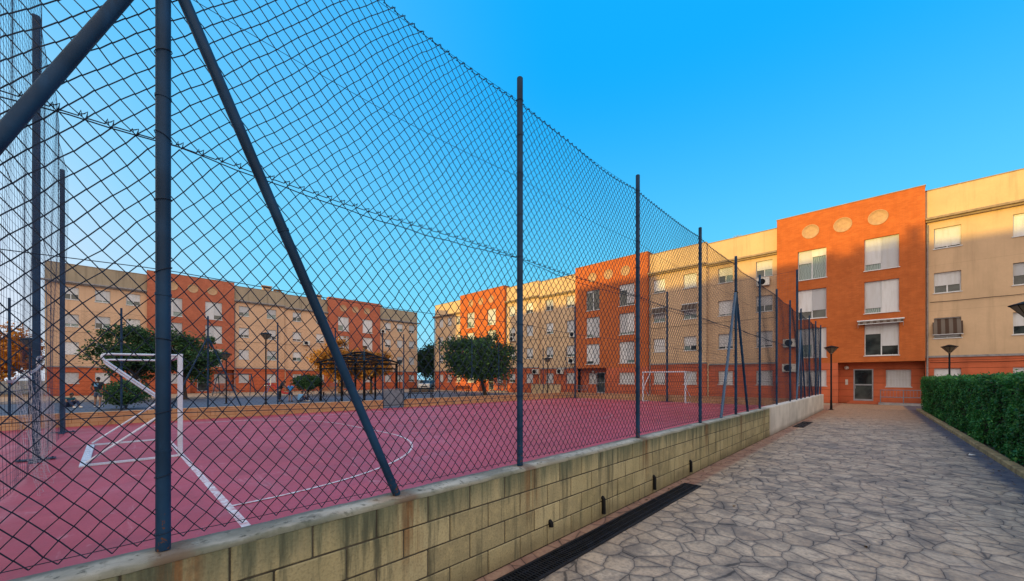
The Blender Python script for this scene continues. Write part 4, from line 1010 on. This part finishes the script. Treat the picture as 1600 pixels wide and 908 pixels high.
def car(label,loc,rz,paint):
    t=thing('parked_car',label,'car',loc,rz,'cars parked between the blocks')
    prof=[(-2.0,.35),(-2.05,.75),(-1.75,.95),(-1.2,1.0),(-.55,1.42),(.75,1.45),(1.45,1.02),(2.0,.92),(2.08,.6),(2.02,.32)]
    mb=MB(); W_=.86
    body=[(-2.0,.30),(-2.06,.72),(-1.85,.92),(-1.25,.98),(1.5,.98),(1.98,.90),(2.08,.62),(2.02,.28)]
    n=len(body)
    V=[(x,-W_,z) for x,z in body]+[(x,W_,z) for x,z in body]
    mb.add(V,[tuple(range(n)),tuple(range(2*n-1,n-1,-1))]+[(i,i+n,(i+1)%n+n,(i+1)%n) for i in range(n)])
    cab=[(-1.3,.981),(-.55,1.42),(.8,1.45),(1.5,.981)]
    V=[(x,-W_+.04+(z-.98)*.28,z) for x,z in cab]+[(x,W_-.04-(z-.98)*.28,z) for x,z in cab]
    mb.add(V,[(0,1,2,3),(7,6,5,4),(1,5,6,2)]); mb.build('body',paint,t)
    mb=MB(); mb.add([(1.49,-.78,.99),(1.49,.78,.99),(.84,.66,1.42),(.84,-.66,1.42)],[(0,1,2,3)]); mb.build('windscreen',M['glass'],t)
    for s in (-1,1):
        mb=MB(); mb.add([(-1.0,s*.845,1.02),(1.2,s*.845,1.02),(.72,s*.735,1.38),(-.5,s*.735,1.37)],[(0,1,2,3)]); mb.build('side_window',M['glass'],t)
        mb=MB(); mb.ell((2.0,s*.62,.74),.08,.17,.09,10,6); mb.build('headlight',M['headlamp'],t)
        for x in (-1.3,1.3):
            mb=MB(); mb.cyl((x,s*.66,.31),(x,s*.88,.31),.31,n=18); wh=mb.build('wheel',M['rubber'],t); mb=MB(); mb.cyl((x,s*.86,.31),(x,s*.885,.31),.19,n=14); mb.build('rim',M['alu'],wh)
    mb=MB(); mb.box(2.04,2.10,-.5,.5,.42,.56,.01); mb.build('grille',M['black'],t); return t
car('white car parked in the gap between the apartment blocks',gp(665,63)[:2]+(-.03,),math.radians(-40),M['carw'])
car('dark blue car parked to the right of the white car in the gap',gp(678,66)[:2]+(-.03,),math.radians(-40),M['card'])

# ------------------------------------------------------------------ people
def skin_mesh(nodes,edges,root=0,sub=1):
    me=bpy.data.meshes.new('tmp'); me.from_pydata([n[0] for n in nodes],edges,[]); o=bpy.data.objects.new('tmp',me); COL.objects.link(o)
    md=o.modifiers.new('s','SKIN'); md.use_smooth_shade=True
    for i,n in enumerate(nodes):
        r=n[1]; me.skin_vertices[0].data[i].radius=(r,r) if not isinstance(r,tuple) else r
        me.skin_vertices[0].data[i].use_root=(i==root)
    s=o.modifiers.new('u','SUBSURF'); s.levels=sub; s.render_levels=sub
    dg=bpy.context.evaluated_depsgraph_get(); dg.update(); ev=o.evaluated_get(dg); m2=bpy.data.meshes.new_from_object(ev)
    V=[tuple(v.co) for v in m2.vertices]; Fx=[tuple(p.vertices) for p in m2.polygons]
    bpy.data.objects.remove(o); return V,Fx
def person(label,loc,rz,J,hs,shirt,pants,shoes,hair,long_hair=False,sleeve=.55,leg=.5,group=None,print_=None,s=1.0):
    """J: joints dict with pelvis, chest, neck, head, (l/r) shoulder elbow wrist hip knee ankle toe"""
    t=thing('person',label,'person',loc,rz,group); V3=lambda k: Vector(J[k])*s
    names=['pelvis','waist','chest','neck']; R={'pelvis':.125,'waist':.115,'chest':.135,'neck':.055}
    nodes=[];idx={}
    def add(k,p,r): idx[k]=len(nodes); nodes.append((tuple(p),r*s)); return idx[k]
    add('pelvis',V3('pelvis'),.12); add('waist',V3('pelvis').lerp(V3('chest'),.5),.11); add('chest',V3('chest'),.125); add('neck',V3('neck'),.052); add('chin',V3('neck').lerp(V3('head'),.45),.052)
    E=[(0,1),(1,2),(2,3),(3,4)]
    for sd in 'lr':
        a=add(sd+'sh',V3(sd+'sh'),.058); b=add(sd+'el',V3(sd+'el'),.041); c=add(sd+'wr',V3(sd+'wr'),.028); E+=[(idx['chest'],a),(a,b),(b,c)]
        h=add(sd+'hip',V3(sd+'hip'),.085); k=add(sd+'kn',V3(sd+'kn'),.056); n=add(sd+'an',V3(sd+'an'),.036); to=add(sd+'to',V3(sd+'to'),.032); E+=[(0,h),(h,k),(k,n),(n,to)]
        d=(V3(sd+'wr')-V3(sd+'el')).normalized(); pl=add(sd+'pm',V3(sd+'wr')+d*.055*s,.033); E.append((c,pl))
    V,Fx=skin_mesh(nodes,E); mb=MB(); mb.add(V,Fx,True)
    hd=V3('head'); fw=(Vector(J.get('face',(0,-1,0)))).normalized(); up=(V3('head')-V3('neck')).normalized(); sd_=fw.cross(up).normalized(); fw=up.cross(sd_).normalized()
    Mx=Matrix((sd_,fw,up)).transposed()
    mb.ell(hd,.075*s,.095*s,.115*s,14,10,Mx); mb.ell(hd+fw*.02*s-up*.06*s,.058*s,.07*s,.06*s,12,8,Mx)
    mb.ell(hd+fw*.098*s-up*.012*s,.014*s,.02*s,.025*s,8,6,Mx)
    for q in (-1,1): mb.ell(hd+sd_*.078*s*q-up*.01*s,.012*s,.025*s,.035*s,8,6,Mx)
    for q in 'lr':   # fingers
        d=(V3(q+'wr')-V3(q+'el')).normalized(); side=d.cross(fw); side=side.normalized() if side.length>.1 else sd_; nrm=side.cross(d)
        p0=V3(q+'wr')+d*.075*s
        for k,(o_,l) in enumerate(((-.026,.062),(-.009,.072),(.009,.068),(.026,.052))):
            a=p0+side*o_*s; mb.tube([a,a+d*l*.55*s,a+d*l*.9*s+nrm*.02*s],[.010*s,.009*s,.006*s],6)
        a=V3(q+'wr')+d*.035*s+side*-.03*s; mb.tube([a,a+d*.03*s-side*.025*s,a+d*.055*s-side*.03*s],[.011*s,.010*s,.007*s],6)
    body=mb.build('body',M['skin'],t)
    ey=MB()
    for q in (-1,1): ey.ell(hd+fw*.085*s+sd_*.03*s*q+up*.012*s,.012*s,.008*s,.008*s,8,6,Mx)
    ey.ell(hd+fw*.088*s-up*.055*s,.022*s,.006*s,.005*s,8,6,Mx); ey.build('face_features',M['hair'],t)
    # shirt
    n2=[];E2=[]
    def a2(p,r): n2.append((tuple(p),r*s)); return len(n2)-1
    p=V3('pelvis'); a=a2(p-(V3('chest')-p)*.12,.148); b=a2(p.lerp(V3('chest'),.5),.138); c=a2(V3('chest'),.150); d=a2(V3('chest').lerp(V3('neck'),.65),.078); E2+=[(a,b),(b,c),(c,d)]
    for q in 'lr':
        e=a2(V3(q+'sh'),.080); f=a2(V3(q+'sh').lerp(V3(q+'el'),sleeve),.066); E2+=[(c,e),(e,f)]
    V,Fx=skin_mesh(n2,E2,1); mb=MB(); mb.add(V,Fx,True); sh=mb.build('shirt',M[shirt],t)
    if print_:
        mb=MB(); c=V3('chest'); q=c-fw*.165*s; mb.add([q-sd_*.09-up*.13,q+sd_*.09-up*.13,q+sd_*.10+up*.05,q-sd_*.10+up*.05],[(0,1,2,3)]); mb.build('back_print',M[print_],sh)
    n2=[];E2=[]; a=a2(p.lerp(V3('chest'),.12),.137); b=a2(p,.142); E2+=[(a,b)]
    for q in 'lr':
        e=a2(V3(q+'hip'),.105); f=a2(V3(q+'hip').lerp(V3(q+'kn'),min(1,leg*1.6)),.086); E2+=[(b,e),(e,f)]
        if leg>.7: g_=a2(V3(q+'kn').lerp(V3(q+'an'),.9),.058); E2+=[(f,g_)]
    V,Fx=skin_mesh(n2,E2,1); mb=MB(); mb.add(V,Fx,True); mb.build('trousers' if leg>.7 else 'shorts',M[pants],t)
    for q in 'lr':
        an=V3(q+'an'); to=V3(q+'to'); d=(to-an); d.z=0; d.normalize(); m_=an.lerp(to,.5); an_=math.atan2(d.y,d.x); RM=Matrix.Rotation(an_,3,'Z')
        mb=MB(); mb.ell(m_+Vector((0,0,-.012*s)),.14*s,.05*s,.055*s,12,8,RM); mb.build('shoe',M[shoes],t)
    mb=MB(); mb.ell(hd-fw*.018*s+up*.028*s,.088*s,.100*s,.105*s,14,10,Mx)
    if long_hair: mb.tube([hd-fw*.07*s,hd-fw*.12*s-up*.12*s,hd-fw*.12*s-up*.32*s],[.06*s,.055*s,.03*s],8)
    mb.build('hair',M[hair],t); return t
STAND={'pelvis':(0,0,.93),'chest':(0,-.02,1.30),'neck':(0,-.02,1.48),'head':(0,-.05,1.63),'lsh':(.19,-.01,1.40),'rsh':(-.19,-.01,1.40),'lel':(.30,.02,1.13),'rel':(-.31,.03,1.14),'lwr':(.28,-.18,.94),'rwr':(-.30,-.16,.94),
 'lhip':(.10,0,.88),'rhip':(-.10,0,.88),'lkn':(.12,-.05,.49),'rkn':(-.13,.03,.49),'lan':(.12,.03,.08),'ran':(-.14,.12,.08),'lto':(.14,-.12,.04),'rto':(-.17,-.02,.04)}
SIT={'pelvis':(0,0,.12),'chest':(0,-.12,.46),'neck':(0,-.20,.62),'head':(0,-.28,.74),'face':(0,-1,-.3),'lsh':(.18,-.13,.55),'rsh':(-.18,-.13,.55),'lel':(.24,-.30,.36),'rel':(-.24,-.30,.36),'lwr':(.12,-.50,.40),'rwr':(-.12,-.50,.40),
 'lhip':(.10,-.04,.12),'rhip':(-.10,-.04,.12),'lkn':(.16,-.40,.42),'rkn':(-.16,-.40,.42),'lan':(.12,-.72,.07),'ran':(-.13,-.70,.07),'lto':(.13,-.90,.04),'rto':(-.15,-.88,.04)}
LEAN=dict(STAND); LEAN.update({'chest':(0,-.16,1.26),'neck':(0,-.24,1.42),'head':(0,-.33,1.54),'face':(0,-1,-.4),'lsh':(.19,-.16,1.36),'rsh':(-.19,-.16,1.36),'lel':(.25,-.34,1.12),'rel':(-.25,-.34,1.12),'lwr':(.12,-.52,1.05),'rwr':(-.12,-.5,1.05)})
x,y,_=gp(153,22.8); person('man in black T-shirt with pale back print, grey shorts and white shoes, seen from behind',(x,y,-.018),math.radians(245),STAND,1,'cl_black','cl_grey','cl_white','hair',leg=.5,print_='cl_pale',s=1.02)
x,y,_=gp(107,22.5); person('person in teal top and dark trousers sitting on the asphalt',(x,y,-.018),math.radians(120),SIT,1,'cl_teal','cl_navy','cl_white','hair',leg=.9)
x,y,_=gp(437,28.5); person('child in black top and long dark hair leaning forward in the group',(x,y,-.018),math.radians(160),LEAN,1,'cl_black','cl_black','cl_black','hair',True,leg=.9,group='children by the round bush',s=.92)
x,y,_=gp(454,28.5); person('child with reddish hair in a bright blue shirt and dark shorts',(x,y,-.018),math.radians(-130),STAND,1,'cl_blue','cl_navy','cl_black','redhair',True,leg=.5,group='children by the round bush',s=.80)
x,y,_=gp(468,28.0); person('child in pale blue shirt sitting on the ground beside the round bush',(x,y,-.018),math.radians(-150),SIT,1,'cl_pale','cl_navy','cl_white','hair',leg=.9,group='children by the round bush',s=.95)

# ------------------------------------------------------------------ light and sky
SUN_EL=math.radians(2.7); SUN_A=math.radians(18)
S=Vector((-math.sin(SUN_A)*math.cos(SUN_EL),-math.cos(SUN_A)*math.cos(SUN_EL),math.sin(SUN_EL)))
sd=bpy.data.lights.new('sun','SUN'); sun=bpy.data.objects.new('sun',sd); COL.objects.link(sun)
sd.energy=4.1; sd.angle=math.radians(.5); sd.color=(1.0,.66,.10); sun.rotation_euler=S.to_track_quat('Z','Y').to_euler(); sun.location=(-30,-60,40)
w=bpy.data.worlds.new('World'); SC.world=w; w.use_nodes=True; nt=w.node_tree; nt.nodes.clear(); g=G(nt)
out=nt.nodes.new('ShaderNodeOutputWorld'); bg=nt.nodes.new('ShaderNodeBackground'); nt.links.new(bg.outputs[0],out.inputs[0])
sky=nt.nodes.new('ShaderNodeTexSky'); sky.sky_type='NISHITA'; sky.sun_disc=False; sky.sun_elevation=SUN_EL; sky.sun_rotation=math.atan2(S.x,S.y); sky.air_density=1.0; sky.dust_density=.6; sky.ozone_density=3.0
dirv=g.coord('Generated'); nrm=g.n('ShaderNodeVectorMath',operation='NORMALIZE'); nt.links.new(dirv,nrm.inputs[0]); D=nrm.outputs[0]; X=g.sep(D)
def dot(v):
    nd=g.n('ShaderNodeVectorMath',operation='DOT_PRODUCT'); nt.links.new(D,nd.inputs[0]); nd.inputs[1].default_value=v; return nd.outputs['Value']
zc=X[2]
blue=g.mix(g.ss(zc,.0,.64),(.19,.76,1.0),(.002,.42,1.0))
blue=g.mix(g.ss(zc,.20,.02,0,.6),blue,(.50,.80,.98)); west=dot((-.90,-.44,-.05)); k=g.ss(west,.70,1.06); blue=g.mix(g.ss(west,.1,.95,0,.55),blue,(.26,.72,1.0))
c=g.mix(g.m('MULTIPLY',k,.95),blue,(.62,.76,.95))
lil=g.m('MULTIPLY',g.ss(west,.80,1.0),g.ss(zc,.62,.0)); c=g.mix(lil,c,(.78,.80,.90))
glow=g.ss(dot(tuple(Vector((-.55,-.83,0)).normalized())),.72,1.0); c=g.mix(glow,c,(1.25,.95,.65))
fill=g.ss(dot(tuple(Vector((.62,-.76,.12)).normalized())),-.40,.62); c=g.mix(fill,c,(1.62,1.36,1.10))
below=g.ss(zc,.0,-.06); c=g.mix(below,c,(.20,.16,.13))
add=g.mix(1.0,c,g.mix(1.0,sky.outputs[0],(.03,.03,.03),'MULTIPLY'),'ADD')
nt.links.new(add,bg.inputs[0]); bg.inputs[1].default_value=1.0
SC.view_settings.view_transform='Standard'; SC.view_settings.look='None'; SC.view_settings.exposure=0; SC.view_settings.gamma=1
SC.render.engine='CYCLES'; SC.cycles.max_bounces=6; SC.cycles.use_denoising=True
SC.render.resolution_x=1024; SC.render.resolution_y=581
